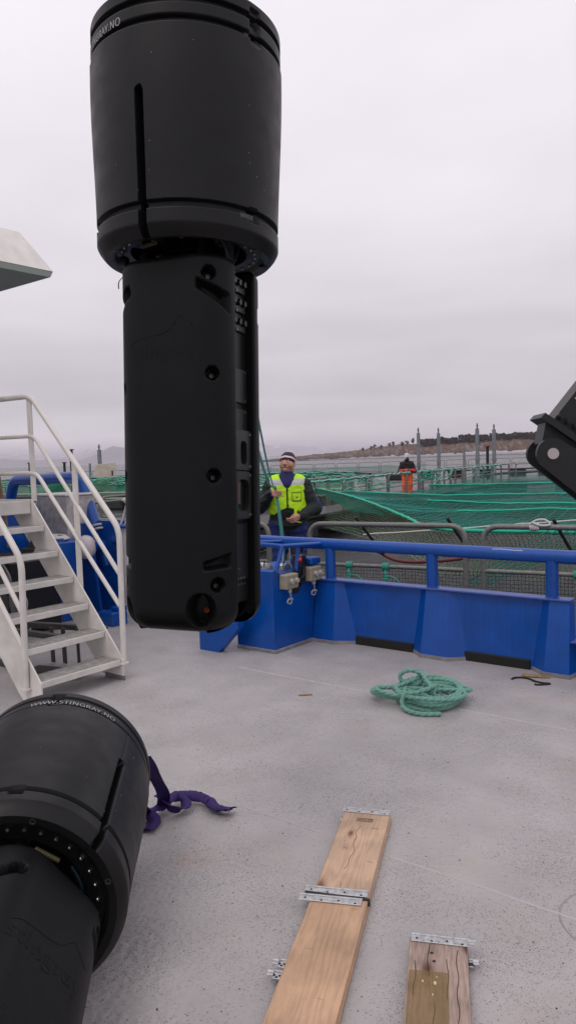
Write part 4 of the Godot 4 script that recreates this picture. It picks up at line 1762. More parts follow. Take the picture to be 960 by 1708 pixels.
	single("bulwark_section", b.mesh(), blue, "blue bulwark section under the bollard at the left edge of the hanging housing", "bulwark", ship(u0, 0, w0), -SHIP)
	b = mb_at(-6.2, 4.95)
	b.box(sl(-6.2, 0.07, 5.0), Vector3(0.22, 0.14, 0.2), 0.01)
	b.box(sl(-6.16, 0.16, 5.05), Vector3(0.12, 0.05, 0.12), 0.01)
	single("deck_socket", b.mesh(), blue, "small blue box-shaped socket on the deck by the foot of the handrail", "deck fitting", ship(-6.2, 0, 4.95), -SHIP)
	b = mb_at(-6.2, 4.95)
	b.tube(PackedVector3Array([sl(-6.85, 0.0, 5.15), sl(-6.84, 0.2, 5.15)]), 0.05, 14)
	b.lathe(PackedVector2Array([Vector2(0.06, 0.0), Vector2(0.06, 0.17), Vector2(0.03, 0.21), Vector2(0.02, 0.25), Vector2(0.001, 0.25)]), 16, Basis(), sl(-6.95, 0, 4.85))
	single("clear_bottle", b.mesh(), mat("bluish_plastic", Color(0.25, 0.36, 0.50), 0.15), "bluish plastic bottle on the deck behind the stair stringer", "bottle", ship(-6.2, 0, 4.95), -SHIP)
	# broom handle leaning by the landing
	b = mb_at(-7.0, 3.9)
	b.cyl(sl(-6.42, 0.9, 4.0), sl(-6.62, 2.06, 4.0), 0.019, 0.017, 12)
	single("wooden_pole", b.mesh(), mat("brown_wood", Color(0.52, 0.38, 0.29), 0.6, 0.0, "mottle", 2.0), "brown wooden pole leaning upright behind the top of the stairway", "pole", ship(-7.0, 0, 3.9), -SHIP)

func under_stairs() -> void:
	var steel := mat("galvanised", Color(0.40, 0.39, 0.38), 0.5, 0.5, "worn", 3.0)
	var u0 := -6.2
	var w0 := 4.1
	# power pack
	var t := ship_thing("power_pack", "black hydraulic power unit with bent pipe seen between the stair treads", "machine", u0, w0)
	var b := mb_at(u0, w0)
	b.box(sl(-6.9, 0.40, 4.3), Vector3(0.85, 0.72, 0.6), 0.03)
	part("casing", b.mesh(), mat("black_enamel", Color(0.05, 0.05, 0.055), 0.35), t)
	b = mb_at(u0, w0)
	b.tube(bent(PackedVector3Array([sl(-6.9, 0.68, 3.95), sl(-6.48, 0.74, 3.95), sl(-6.36, 0.62, 3.95), sl(-6.36, 0.35, 3.95)]), 0.06), 0.018, 10)
	part("bent_pipe", b.mesh(), mat("dull_steel", Color(0.42, 0.42, 0.42), 0.4, 1.0), t)
	b = mb_at(u0, w0)
	b.box(sl(-6.28, 0.42, 3.97), Vector3(0.07, 0.14, 0.07), 0.01)
	b.cyl(sl(-6.33, 0.18, 3.97), sl(-6.33, 0.55, 3.97), 0.04, 0.04, 14)
	b.cyl(sl(-6.36, 0.50, 3.97), sl(-6.2, 0.50, 3.97), 0.012, 0.012, 8)
	part("valve", b.mesh(), mats["dull_steel"], t)
	b = mb_at(u0, w0)
	b.tube(smooth_path(PackedVector3Array([sl(-6.2, 0.48, 3.98), sl(-6.12, 0.42, 3.96), sl(-6.13, 0.30, 3.96), sl(-6.05, 0.16, 3.93), sl(-6.12, 0.10, 3.9)]), 0.02), 0.007, 7)
	part("thin_hose", b.mesh(), mats["grey_lead"], t)
	b = mb_at(u0, w0)
	b.box(sl(-6.65, 0.62, 4.7), Vector3(0.8, 1.24, 0.5), 0.01)
	single("winch_housing", b.mesh(), blue_paint(), "blue winch housing in shadow behind the stair treads", "machine", ship(u0, 0, w0), -SHIP).position = ship(-7.4, 0, 4.1)
	# trestle of flat bars
	u0 = -5.3
	w0 = 3.85
	t = ship_thing("steel_trestle", "rusty grey steel trestle with upright flat bars under the stairway", "trestle", u0, w0)
	for q in [[-5.42, 3.72, 0.05], [-5.30, 3.75, 0.05], [-5.18, 3.80, 0.035]]:
		b = mb_at(u0, w0)
		b.box(sl(q[0], 0.16, q[1]), Vector3(q[2], 0.30, 0.012), 0.003, Basis(Vector3(0, 0, 1), 0.03))
		part("upright", b.mesh(), steel, t)
	for q in [[-5.7, 3.76, 0.29, 0.30], [-5.55, 3.62, 0.26, 0.1]]:
		b = mb_at(u0, w0)
		b.box(sl(q[0], q[2], q[1]), Vector3(0.9, 0.045, 0.06), 0.006, Basis(Vector3.UP, q[3]))
		part("rail_bar", b.mesh(), steel, t)
	b = mb_at(u0, w0)
	b.box(sl(-5.1, 0.325, 3.9), Vector3(0.22, 0.02, 0.14), 0.004, Basis(Vector3(0, 0, 1), -0.2))
	part("rest_plate", b.mesh(), steel, t)
	b = mb_at(-5.0, 3.45)
	b.box(sl(-5.12, 0.016, 3.55), Vector3(0.52, 0.026, 0.17), 0.004, Basis(Vector3.UP, 0.25))
	single("steel_plate", b.mesh(), steel, "loose grey steel plate lying on the deck under the bottom tread", "plate", ship(-5.0, 0, 3.45), -SHIP)
	b = mb_at(-5.5, 3.2)
	b.box(sl(-5.65, 0.02, 3.45), Vector3(0.7, 0.04, 0.05), 0.005, Basis(Vector3.UP, -0.05))
	single("angle_iron", b.mesh(), steel, "length of dark angle iron on the deck behind the lowest treads", "bar", ship(-5.5, 0, 3.2), -SHIP)
	# odds and ends lying on the third tread from the top
	t = ship_thing("ratchet_strap", "black ratchet strap left lying on a stair tread", "strap", -5.4, 3.4)
	b = mb_at(-5.4, 3.4)
	b.box(sl(-5.36, 0.985, 3.50), Vector3(0.09, 0.035, 0.055), 0.006, Basis(Vector3.UP, 0.5))
	b.prism(PackedVector2Array([Vector2(-0.03, 0), Vector2(0.04, 0), Vector2(0.01, 0.07)]), sl(-5.36, 0.99, 3.52), Vector3(0.3, 0, -0.95), Vector3.UP, Vector3(0.02, 0, 0.006))
	part("ratchet", b.mesh(), mats["black_rubber"], t)
	b = mb_at(-5.4, 3.4)
	b.tube(smooth_path(PackedVector3Array([sl(-5.37, 0.972, 3.46), sl(-5.35, 0.968, 3.36), sl(-5.39, 0.972, 3.22), sl(-5.36, 0.975, 3.10), sl(-5.42, 0.98, 3.02)]), 0.02), 0.022, 8, false, PackedFloat32Array(), 0, 0.0, 0.3)
	part("webbing", b.mesh(), mats["black_rubber"], t)

func canopy() -> void:
	# the corner of the wheelhouse deck that juts in from the left
	var u0 := -5.904
	var w0 := 4.271
	var t := ship_thing("wheelhouse_roof", "white flared roof corner of the wheelhouse jutting in at upper left", "roof", u0, w0)
	var b := mb_at(u0, w0)
	var hu := 5.0
	var hw := 7.0
	b.hexa([sl(u0, 3.40, w0), sl(u0 - hu, 3.40, w0), sl(u0 - hu, 3.40, w0 - hw), sl(u0, 3.40, w0 - hw), sl(u0 - 0.35, 3.80, w0 - 0.09), sl(u0 - hu, 3.80, w0 - 0.09), sl(u0 - hu, 3.80, w0 - hw), sl(u0 - 0.35, 3.80, w0 - hw)], sl(u0 - 2.5, 3.5, w0 - 3.5))
	part("fascia", b.mesh(), mats["white_paint"], t)
	b = mb_at(u0, w0)
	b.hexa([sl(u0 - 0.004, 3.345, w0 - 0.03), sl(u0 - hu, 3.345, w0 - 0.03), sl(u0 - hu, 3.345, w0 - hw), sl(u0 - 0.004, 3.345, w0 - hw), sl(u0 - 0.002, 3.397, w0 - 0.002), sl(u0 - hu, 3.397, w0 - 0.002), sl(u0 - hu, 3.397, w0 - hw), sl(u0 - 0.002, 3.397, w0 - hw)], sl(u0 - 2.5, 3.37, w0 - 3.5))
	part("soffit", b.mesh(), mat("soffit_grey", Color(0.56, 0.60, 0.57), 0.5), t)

func crane_arm() -> void:
	# knuckle of the deck crane, close on the right
	var black := mat("crane_black", Color(0.055, 0.062, 0.066), 0.5, 0.0, "soft", 2.0, "grain_bump", 0.05)
	var at := Vector3(1.225, 1.635, -3.5)
	var t := thing("crane_knuckle", "black bolted crane knuckle reaching in from the right edge", "crane", at, -0.10)
	var k := 0.002764
	var px := func(x: float, y: float) -> Vector2: return Vector2((x - 911.0) * k, -(y - 757.0) * k)
	var near := PackedVector2Array()
	for i in 15:
		var a := deg_to_rad(44.0 + 184.0 * i / 14.0)
		near.append(Vector2(cos(a), sin(a)) * 26.0 * k)
	near.append(px.call(960, 832))
	near.append(px.call(1130, 975))
	near.append(px.call(1130, 880))
	near.append(px.call(960, 758))
	var b := MB.new()
	b.prism(near, Vector3(0, 0, 0.0), Vector3.RIGHT, Vector3.UP, Vector3(0, 0, -0.035))
	part("link_plate", b.mesh(), black, t)
	b = MB.new()
	b.prism(near, Vector3(0, 0, -0.21), Vector3.RIGHT, Vector3.UP, Vector3(0, 0, -0.035))
	part("link_plate", b.mesh(), black, t)
	b = MB.new()
	b.prism(PackedVector2Array([px.call(903, 704), px.call(917, 703), px.call(1000, 768), px.call(1130, 868), px.call(1130, 900), px.call(960, 775), px.call(925, 765), px.call(905, 755), px.call(896, 740)]), Vector3(0, 0, -0.037), Vector3.RIGHT, Vector3.UP, Vector3(0, 0, -0.16))
	part("knuckle_body", b.mesh(), black, t)
	b = MB.new()
	b.prism(PackedVector2Array([px.call(892, 697), px.call(899, 689), px.call(965, 738), px.call(1130, 862), px.call(1126, 872), px.call(960, 748)]), Vector3(0, 0, 0.004), Vector3.RIGHT, Vector3.UP, Vector3(0, 0, -0.245))
	part("flange", b.mesh(), black, t)
	b = MB.new()
	b.prism(PackedVector2Array([px.call(915, 699), px.call(962, 640), px.call(1080, 495), px.call(1200, 600), px.call(1130, 853)]), Vector3(0, 0, -0.02), Vector3.RIGHT, Vector3.UP, Vector3(0, 0, -0.19))
	part("boom_box", b.mesh(), black, t)
	for q in [[925, 695], [937, 704], [949, 713], [962, 723], [975, 733]]:
		var p: Vector2 = px.call(q[0], q[1])
		b = MB.new()
		b.cyl(Vector3(p.x, p.y, -0.022), Vector3(p.x, p.y, 0.0), 0.0155, 0.015, 6)
		b.cyl(Vector3(p.x, p.y, 0.0), Vector3(p.x, p.y, 0.008), 0.009, 0.009, 10)
		part("bolt", b.mesh(), black, t)
	b = MB.new()
	b.cyl(Vector3(0, 0, -0.25), Vector3(0, 0, 0.008), 0.0255, 0.0255, 28)
	part("pin", b.mesh(), mat("pin_steel", Color(0.72, 0.69, 0.69), 0.5, 0.5), t)
	var g: Vector2 = px.call(950, 667)
	b = MB.new()
	b.ball(Vector3(g.x, g.y, -0.018), Vector3.ONE * 0.005, 8, 6)
	part("grease_nipple", b.mesh(), mats["pin_steel"], t)

# ---------------------------------------------------------------- fish pens
func pl(s: float, y: float, q: float) -> Vector3:
	return Vector3(s, y, -q)

func hoop_mesh(len: float, r: float, sides: int, top := 0.905, mid := 0.45) -> ArrayMesh:
	# a bow of galvanised tube: two posts, a rounded top bar; the mid bar is added apart
	var b := MB.new()
	b.tube(bent(PackedVector3Array([Vector3(0, -0.1, 0), Vector3(0, top, 0), Vector3(len, top, 0), Vector3(len, -0.1, 0)]), 0.17), r, sides)
	return b.mesh()

func walkway_strip(called: String, label: String, s: float, q0: float, q1: float, wide: float, along_pen := true) -> Node3D:
	# a floating gangway along q at s (or along s at q when along_pen is false)
	var o := pen(s, 0, q0)
	var t := thing(called, label, "walkway", o, -PEN)
	var grate := mat("gangway_grate", Color(0.42, 0.42, 0.42), 0.7, 0.3, "worn", 1.5)
	var floatm := mat("float_grey", Color(0.24, 0.25, 0.26), 0.6, 0.0, "mottle", 0.8)
	var n := q1 - q0
	var b := MB.new()
	if along_pen:
		b.box(Vector3(0, -0.14, -n * 0.5), Vector3(wide, 0.08, n), 0.01)
	else:
		b.box(Vector3(n * 0.5, -0.14, -wide * 0.5), Vector3(n, 0.08, wide), 0.01)
	part("grating", b.mesh(), grate, t)
	var k := 0.8
	while k < n:
		b = MB.new()
		if along_pen:
			b.box(Vector3(0, -0.52, -k), Vector3(wide * 0.86, 0.66, 1.3), 0.08)
		else:
			b.box(Vector3(k, -0.52, -wide * 0.5), Vector3(1.3, 0.66, wide * 0.86), 0.08)
		part("float_block", b.mesh(), floatm, t)
		k += 3.2
	return t

func walkways() -> void:
	var galv := mat("galvanised_tube", Color(0.52, 0.52, 0.50), 0.5, 0.2, "mottle", 3.0)
	var near := hoop_mesh(1.79, 0.029, 12)
	var mb := MB.new()
	mb.cyl(Vector3(0, 0.45, 0), Vector3(1.79, 0.45, 0), 0.023, 0.023, 10)
	var bar := mb.mesh()
	walkway_strip("float_walkway", "grey floating walkway moored alongside the boat beyond the blue bulwark", -9.0, -0.15, 14.0, 2.1, false).position = pen(-9.0, 0, -0.15)
	var spots := [[-0.22, "grey tube railing hoop just right of the man in the yellow vest"], [1.755, "grey tube railing hoop at the right with white rope knotted on its top bar"], [-2.55, "grey tube railing hoop left of the man, mostly behind the hanging housing"], [3.73, "grey tube railing hoop running out of view at the right edge"], [-4.52, "grey tube railing hoop behind the blue fairlead at far left of the walkway"]]
	for q in spots:
		var t := thing("railing_hoop", q[1], "railing", pen(q[0], 0, 0), -PEN, "grey tube railing hoops along the near walkway")
		part("bow", near, galv, t)
		part("mid_bar", bar, galv, t)
	# fine black net laced below the mid bars
	var b := MB.new()
	var s := -0.25
	while s < 5.4:
		b.tube(PackedVector3Array([pl(s, 0.44, 0.05), pl(s + 0.006 * sin(s * 31.0), 0.15, 0.06), pl(s, -0.1, 0.05)]), 0.0024, 3)
		s += 0.037
	var y := -0.09
	while y < 0.44:
		var p := PackedVector3Array()
		for k in 20:
			var ss := -0.25 + 5.65 * k / 19.0
			p.append(pl(ss, y + 0.006 * sin(ss * 5.0 + y * 9.0), 0.052 + 0.008 * sin(ss * 3.0)))
		b.tube(p, 0.0024, 3)
		y += 0.037
	var net := single("black_railing_net", b.mesh(), mat("black_twine", Color(0.10, 0.10, 0.11), 0.9), "fine black netting laced below the mid bars of the near railing", "net", pen(0, 0, 0), -PEN)
	# bracing bars slanting behind the hoops
	for q in [[0.32, "dark steel bar slanting behind the first hoop right of the man"], [1.36, "dark steel bar slanting behind the right corner of the first hoop"], [2.42, "dark steel bar slanting behind the hoop with the white rope knot"]]:
		b = MB.new()
		b.tube(PackedVector3Array([Vector3(0, 0.98, -0.02), Vector3(0.10, 0.70, -0.25), Vector3(0.17, 0.52, -0.4)]), 0.018, 8)
		single("slanting_brace", b.mesh(), mat("dark_bar", Color(0.13, 0.12, 0.12), 0.6), q[1], "brace", pen(q[0], 0, 0.06), -PEN, "slanting braces behind the near railing")
	# teal lashings on the mid bar
	var teal := mat("teal_rope", Color(0.20, 0.58, 0.50), 0.8)
	var lash := [[0.27, "left one of two teal lashings on the middle railing bar beside the man"], [0.70, "right one of two teal lashings on the middle railing bar beside the man"], [2.66, "teal rope lashing on the middle bar by the right edge of the photo"]]
	for q in lash:
		var t := thing("rope_lashing", q[1], "rope", pen(q[0], 0.45, 0), -PEN, "teal lashings on the railing")
		b = MB.new()
		var p := PackedVector3Array()
		for k in 56:
			var a := TAU * k / 11.0
			p.append(Vector3(-0.035 + 0.0013 * k, 0.034 * cos(a), 0.034 * sin(a)))
		b.tube(p, 0.009, 6)
		part("turns", b.mesh(), teal, t)
		b = MB.new()
		b.tube(smooth_path(PackedVector3Array([Vector3(0.0, -0.03, 0.03), Vector3(0.02, -0.13, 0.05), Vector3(-0.01, -0.18, 0.04), Vector3(0.03, -0.26, 0.05)]), 0.015), 0.011, 6)
		b.tube(smooth_path(PackedVector3Array([Vector3(0.0, -0.10, 0.04), Vector3(0.08, -0.10, 0.05), Vector3(0.15, -0.14, 0.05), Vector3(0.18, -0.22, 0.05), Vector3(0.20, -0.26, 0.05)]), 0.015), 0.008, 6)
		for k in 4:
			b.ball(Vector3(0.004 * sin(k * 2.0), -0.07 - 0.03 * k, 0.045), Vector3(0.022, 0.018, 0.018), 8, 5)
		part("tails", b.mesh(), teal, t)
	b = MB.new()
	var wp := PackedVector3Array()
	for k in 40:
		var a := TAU * k / 9.0
		wp.append(Vector3(0.002 * k, 0.035 * cos(a), 0.035 * sin(a)))
	b.tube(wp, 0.010, 6)
	b.tube(smooth_path(PackedVector3Array([Vector3(0.0, 0.03, 0.03), Vector3(0.06, 0.07, 0.03), Vector3(0.14, 0.075, 0.02), Vector3(0.19, 0.03, 0.03), Vector3(0.11, 0.02, 0.04), Vector3(0.03, 0.045, 0.04)]), 0.012), 0.011, 6)
	single("white_rope_knot", b.mesh(), mat("white_rope", Color(0.78, 0.77, 0.76), 0.85), "white rope knotted round the top bar of the right-hand railing hoop", "rope", pen(2.22, 0.905, 0), -PEN)
	# a red hose sagging along the back of the walkway
	b = MB.new()
	b.tube(smooth_path(PackedVector3Array([pl(-0.4, 0.62, 0.75), pl(0.15, 0.55, 0.8), pl(0.55, 0.40, 0.8), pl(1.1, 0.42, 0.85), pl(1.7, 0.52, 0.85), pl(2.4, 0.52, 0.8), pl(3.4, 0.50, 0.8), pl(5.0, 0.46, 0.8)]), 0.06), 0.021, 8)
	single("red_hose", b.mesh(), mat("dull_red", Color(0.36, 0.13, 0.14), 0.6), "dull red hose sagging behind the near railing", "hose", pen(0, 0, 0), -PEN)

func rope_between(b: MB, pts: Array, r: float, wob := 0.0, sd := 0) -> void:
	var p := PackedVector3Array()
	for q in pts:
		p.append(q)
	var sm := smooth_path(p, 0.25)
	if wob > 0.0:
		for i in sm.size():
			sm[i] += Vector3(noise.get_noise_2d(i * 0.35, sd * 9.0), noise.get_noise_2d(i * 0.35, sd * 9.0 + 70.0), noise.get_noise_2d(i * 0.35, sd * 9.0 + 140.0)) * wob
	b.tube(sm, r, 5)

func edge_q(s: float) -> float:
	# where the near edge of the bird net runs: from the side gangway to the near railing
	var t := clampf((s + 6.8) / 7.6, 0.0, 1.0)
	return lerpf(13.2, 1.35, t) + 0.5 * sin(PI * t) + maxf(0.0, s - 0.8) * 0.02

func net_y(s: float, q: float) -> float:
	var e := q - edge_q(s)
	var ridge := 0.0
	for k in [4.6, 8.2, 15.1, 24.0]:
		ridge += 0.10 * exp(-pow((q - k) / 0.5, 2.0))
	ridge *= clampf(e * 0.4, 0.0, 1.0)
	return 0.80 - lerpf(0.55, 0.30, smoothstep(-5.0, 4.0, s)) * (1.0 - exp(-e * 0.35)) * sin(PI * clampf(q / 40.0, 0.0, 1.0)) - 0.10 + ridge + 0.09 * clampf(e * 0.3, 0.02, 1.0) * noise.get_noise_2d(s * 0.35, q * 0.4)

func pens() -> void:
	var green := mat("green_mesh", Color(0.0, 0.30, 0.24, 0.50), 0.85)
	green.transparency = BaseMaterial3D.TRANSPARENCY_ALPHA
	var haze_fold := mat_alpha("green_slack", Color(0.0, 0.36, 0.30, 0.22))
	var deep := mat("green_mesh_fold", Color(0.01, 0.46, 0.36, 0.55), 0.85)
	deep.transparency = BaseMaterial3D.TRANSPARENCY_ALPHA
	var twine := mat("pale_twine", Color(0.62, 0.68, 0.54), 0.9)
	var twine2 := mat("teal_twine", Color(0.13, 0.50, 0.45), 0.9)
	var teal_light := mat("pale_teal_rope", Color(0.50, 0.78, 0.71), 0.8)
	var bright := mat("green_rope", Color(0.14, 0.68, 0.56), 0.75)
	var white: Material = mats["white_rope"]
	var t := thing("bird_net", "green bird net stretched over the near fish pen with ropes along its folds", "net", pen(0, 0, 8), -PEN)
	t.position = pen(0, 0, 0)
	# the roof sheet, sewn from three lengths; the outer ones lie double
	var cols := 30
	var rows := 70
	var pts := PackedVector3Array()
	var b := MB.new()
	for strip in [[-6.8, -2.6, 0.20], [-2.6, 1.6, 0.34], [1.6, 19.2, 0.42]]:
		pts = PackedVector3Array()
		for j in rows:
			for i in cols:
				var s0 := lerpf(strip[0], strip[1], float(i) / (cols - 1))
				var e := edge_q(s0)
				var f := float(j) / (rows - 1)
				var q := lerpf(e, 38.0, pow(f, 1.5))
				pts.append(pl(s0, net_y(s0, q), q))
		b = MB.new()
		b.surface(pts, cols)
		part("mesh_roof", b.mesh(), mat_alpha("green_mesh_%d" % int(strip[2] * 100), Color(0.0, 0.225, 0.20, strip[2])), t)
	# its twine, both ways
	b = MB.new()
	var s := -6.8
	while s < 16.0:
		var p := PackedVector3Array()
		var e := edge_q(s)
		var n := 26
		for k in n:
			var q := lerpf(e, 34.0, pow(float(k) / (n - 1), 1.6))
			p.append(pl(s + 0.02 * sin(q * 2.0), net_y(s, q) + 0.004, q))
		b.tube(p, 0.0048, 3)
		s += 0.17
	var q2 := 1.6
	while q2 < 30.0:
		var p := PackedVector3Array()
		for k in 46:
			var ss := -6.8 + 22.8 * k / 45.0
			if q2 > edge_q(ss):
				p.append(pl(ss, net_y(ss, q2) + 0.004, q2))
		if p.size() > 1:
			b.tube(p, 0.0048, 3)
		q2 += 0.16 + 0.004 * q2
	var tw := part("roof_twine", b.mesh(), twine2, t)
	tw.set_meta("kind", "stuff")
	# folds where the cloth is double
	for k in [[4.6, 0.016], [8.2, 0.02], [15.1, 0.026], [24.0, 0.03]]:
		var rp: Array = []
		for i in 16:
			var ss := -6.8 + 26.0 * i / 15.0
			if k[0] > edge_q(ss) + 0.1:
				rp.append(pl(ss, net_y(ss, k[0]) + 0.015, k[0]))
		b = MB.new()
		rope_between(b, rp, k[1], 0.03, int(k[0]))
		part("seam_rope", b.mesh(), bright, t)
		var fp := PackedVector3Array()
		for j in 2:
			for i in 30:
				var ss := -6.8 + 26.0 * i / 29.0
				ss = maxf(ss, -6.8)
				var qq: float = maxf(k[0], edge_q(ss))
				var hang: float = (0.16 + 0.012 * k[0]) * (1.0 + 0.4 * sin(ss * 1.3))
				fp.append(pl(ss, net_y(ss, qq) - hang * j, qq - 0.02 * j))
		b = MB.new()
		b.surface(fp, 30)
		part("fold", b.mesh(), deep, t)
	# bright head rope along the near edge
	var rp2: Array = []
	for i in 18:
		var ss := -6.8 + 9.6 * i / 17.0
		rp2.append(pl(ss, net_y(ss, edge_q(ss)) + 0.02, edge_q(ss)))
	b = MB.new()
	rope_between(b, rp2, 0.026, 0.012, 3)
	part("head_rope", b.mesh(), bright, t)
	# the curtain that falls from the head rope to the water's edge
	b = MB.new()
	var lowm := MB.new()
	cols = 40
	pts = PackedVector3Array()
	for j in 10:
		for i in cols:
			var ss := -6.8 + 9.2 * i / (cols - 1)
			pts.append(curtain(ss, float(j) / 9.0))
	b.surface(pts, cols)
	part("mesh_curtain", b.mesh(), mat_alpha("green_curtain", Color(0.0, 0.34, 0.26, 0.22)), t)
	b = MB.new()
	var ss2 := -6.8
	while ss2 < 2.4:
		var p := PackedVector3Array()
		for j in 10:
			p.append(curtain(ss2, j / 9.0) + Vector3(0.012 * sin(j * 1.9 + ss2 * 40.0), 0, 0.004))
		b.tube(p, 0.0042, 3)
		ss2 += lerpf(0.2, 0.055, clampf((ss2 + 6.8) / 8.0, 0.0, 1.0))
	for j in 16:
		var p := PackedVector3Array()
		for i in 40:
			p.append(curtain(-6.8 + 9.2 * i / 39.0, (j + 0.5) / 16.0 + 0.01 * sin(i * 1.3 + j)))
		b.tube(p, 0.0038, 3)
	var ct := part("curtain_twine", b.mesh(), twine, t)
	ct.set_meta("kind", "stuff")
	# a slack white line and a green sag across the curtain
	b = MB.new()
	rope_between(b, [pl(-0.2, 0.63, 1.5), pl(0.6, 0.68, 1.6), pl(1.3, 0.74, 1.6), pl(2.6, 0.86, 1.5)], 0.010, 0.015, 6)
	part("slack_line", b.mesh(), white, t)
	var gp := PackedVector3Array()
	for j in 6:
		for i in 24:
			var f := i / 23.0
			var ss := lerpf(-4.5, 1.7, f)
			var top := curtain(ss, 0.03)
			var low := curtain(ss, 0.06 + 0.22 * sin(PI * f) * (0.6 + 0.4 * f))
			gp.append(top.lerp(low, j / 5.0) + Vector3(0, 0, 0.06))
	b = MB.new()
	b.surface(gp, 24)
	part("slack_fold", b.mesh(), haze_fold, t)
	# the corner gathered at the railing, hanging down to the right
	b = MB.new()
	for k in 7:
		rope_between(b, [pl(2.3 + 0.10 * k, 0.84, 1.3), pl(1.95 + 0.10 * k, 0.6, 1.3), pl(1.5 + 0.07 * k, 0.30, 1.35), pl(1.1 + 0.05 * k, 0.05, 1.4)], 0.006, 0.02, 20 + k)
	part("gathered_corner", b.mesh(), twine2, t)
	# side gangway, with the far man's hoops on both sides
	walkway_strip("side_gangway", "grey floating gangway seen through the green net, leading away from the boat", -7.55, 2.4, 42.0, 1.6)
	var galv: Material = mats["galvanised_tube"]
	var hm := hoop_mesh(1.79, 0.03, 6)
	var mb := MB.new()
	mb.cyl(Vector3(0, 0.45, 0), Vector3(1.79, 0.45, 0), 0.023, 0.023, 6)
	var bar := mb.mesh()
	for side in 2:
		for k in 19:
			var h := thing("gangway_hoop", ["pale railing hoop in the row on the near fish pen's side of the gangway", "pale railing hoop in the row on the left side of the gangway"][side], "railing", pen(-6.78 if side == 0 else -8.32, 0, 3.4 + 1.98 * k), -PEN + PI * 0.5, ["railing hoops on the right of the gangway", "railing hoops on the left of the gangway"][side])
			part("bow", hm, galv, h)
			part("mid_bar", bar, galv, h)
	# bundled teal rope and net slung along the gangway rails
	for k in 9:
		b = MB.new()
		var r := RandomNumberGenerator.new()
		r.seed = 300 + k
		var q0 := 11.5 + 2.6 * k
		var side_s := -6.74 if k % 3 else -8.2
		for m in 4:
			var arr: Array = []
			var y0 := r.randf_range(0.5, 0.95)
			for i in 7:
				arr.append(Vector3(r.randf_range(-0.12, 0.12), clampf(y0 + r.randf_range(-0.14, 0.10), 0.2, 0.97), -0.46 * i + r.randf_range(-0.1, 0.1)))
			rope_between(b, arr, r.randf_range(0.010, 0.018), 0.04, k * 5 + m)
		single("net_bundle", b.mesh(), teal_light if k % 2 else bright, "tangle of teal rope slung over the gangway's railing hoops", "rope", pen(side_s, 0, q0), -PEN, "teal rope tangles on the gangway railing")
	# head line ropes along the gangway top bars, and the far edge of the pen
	b = MB.new()
	rope_between(b, [pl(0, 0.95, 0), pl(0.05, 0.93, 6), pl(-0.03, 0.96, 14), pl(0.02, 0.93, 22), pl(0, 0.95, 30)], 0.024, 0.05, 60)
	single("top_rope", b.mesh(), teal_light, "pale teal rope stretched along the tops of the gangway hoops", "rope", pen(-6.76, 0, 9.0), -PEN)
	walkway_strip("far_gangway", "dark floating gangway closing the far side of the near fish pen", -7.5, 39.0, 46.0, 1.8, false).position = pen(-7.5, 0, 39.0)
	var fg := walkway_strip("far_gangway", "dark floating gangway continuing right behind the green bird net", -0.5, 39.0, 67.0, 1.8, false)
	fg.position = pen(-0.5, 0, 39.0)
	for k in 15:
		var h := thing("far_pen_hoop", "pale railing hoop on the gangway closing the far side of the near pen", "railing", pen(-6.4 + 1.98 * k, 0, 39.1), -PEN, "railing hoops on the pen's far side")
		part("bow", hm, galv, h)
		part("mid_bar", bar, galv, h)
	# the neighbouring pen on the left: net fence, gangway, rails
	var at := Vector3(-19.0, 0, -47.0)
	var tn := thing("left_pen_net", "green net fence hung along the railing of the left-hand fish pen", "net", at, -0.36)
	var fl := 24.0
	pts = PackedVector3Array()
	for j in 8:
		for i in 60:
			var x := fl * i / 59.0
			pts.append(Vector3(x, 0.93 - 1.15 * j / 7.0 + 0.03 * sin(x * 3.2), 0.10 * sin(x * 2.1 + j * 0.7) + 0.05 * j))
	b = MB.new()
	b.surface(pts, 60, false, Vector3(0, 0, 1))
	part("mesh_fence", b.mesh(), mat_alpha("left_net_green", Color(0.0, 0.42, 0.31, 0.72)), tn)
	pts = PackedVector3Array()
	for j in 14:
		for i in 40:
			var x := fl * i / 39.0
			pts.append(Vector3(x, 0.86 + 0.12 * noise.get_noise_2d(x * 0.3, j * 0.6) - 0.5 * sin(PI * j / 13.0) * 0.4, -22.0 * j / 13.0))
	b = MB.new()
	b.surface(pts, 40)
	part("mesh_roof", b.mesh(), green, tn)
	b = MB.new()
	for m in 5:
		var arr: Array = []
		for i in 22:
			arr.append(Vector3(fl * i / 21.0, 0.95 - 0.10 * m - 0.06 * absf(sin(i * 1.7 + m)), 0.12))
		rope_between(b, arr, 0.02, 0.10, 80 + m)
	part("rope_swags", b.mesh(), teal_light, tn)
	var gw := thing("left_gangway", "grey gangway on floats at the foot of the left-hand green net", "walkway", at, -0.36)
	b = MB.new()
	b.box(Vector3(fl * 0.5, -0.10, 1.0), Vector3(fl, 0.10, 1.5), 0.01)
	part("grating", b.mesh(), mats["gangway_grate"], gw)
	for k in 8:
		b = MB.new()
		b.box(Vector3(1.2 + 3.1 * k, -0.5, 1.0), Vector3(1.4, 0.7, 1.3), 0.08)
		part("float_block", b.mesh(), mats["float_grey"], gw)
	b = MB.new()
	b.cyl(Vector3(0, 0.06, 1.75), Vector3(fl, 0.10, 1.75), 0.05, 0.05, 8)
	b.cyl(Vector3(0, -0.25, 1.95), Vector3(fl, -0.2, 1.95), 0.06, 0.06, 8)
	part("edge_pipe", b.mesh(), mat("pale_pipe", Color(0.50, 0.58, 0.50), 0.6), gw)
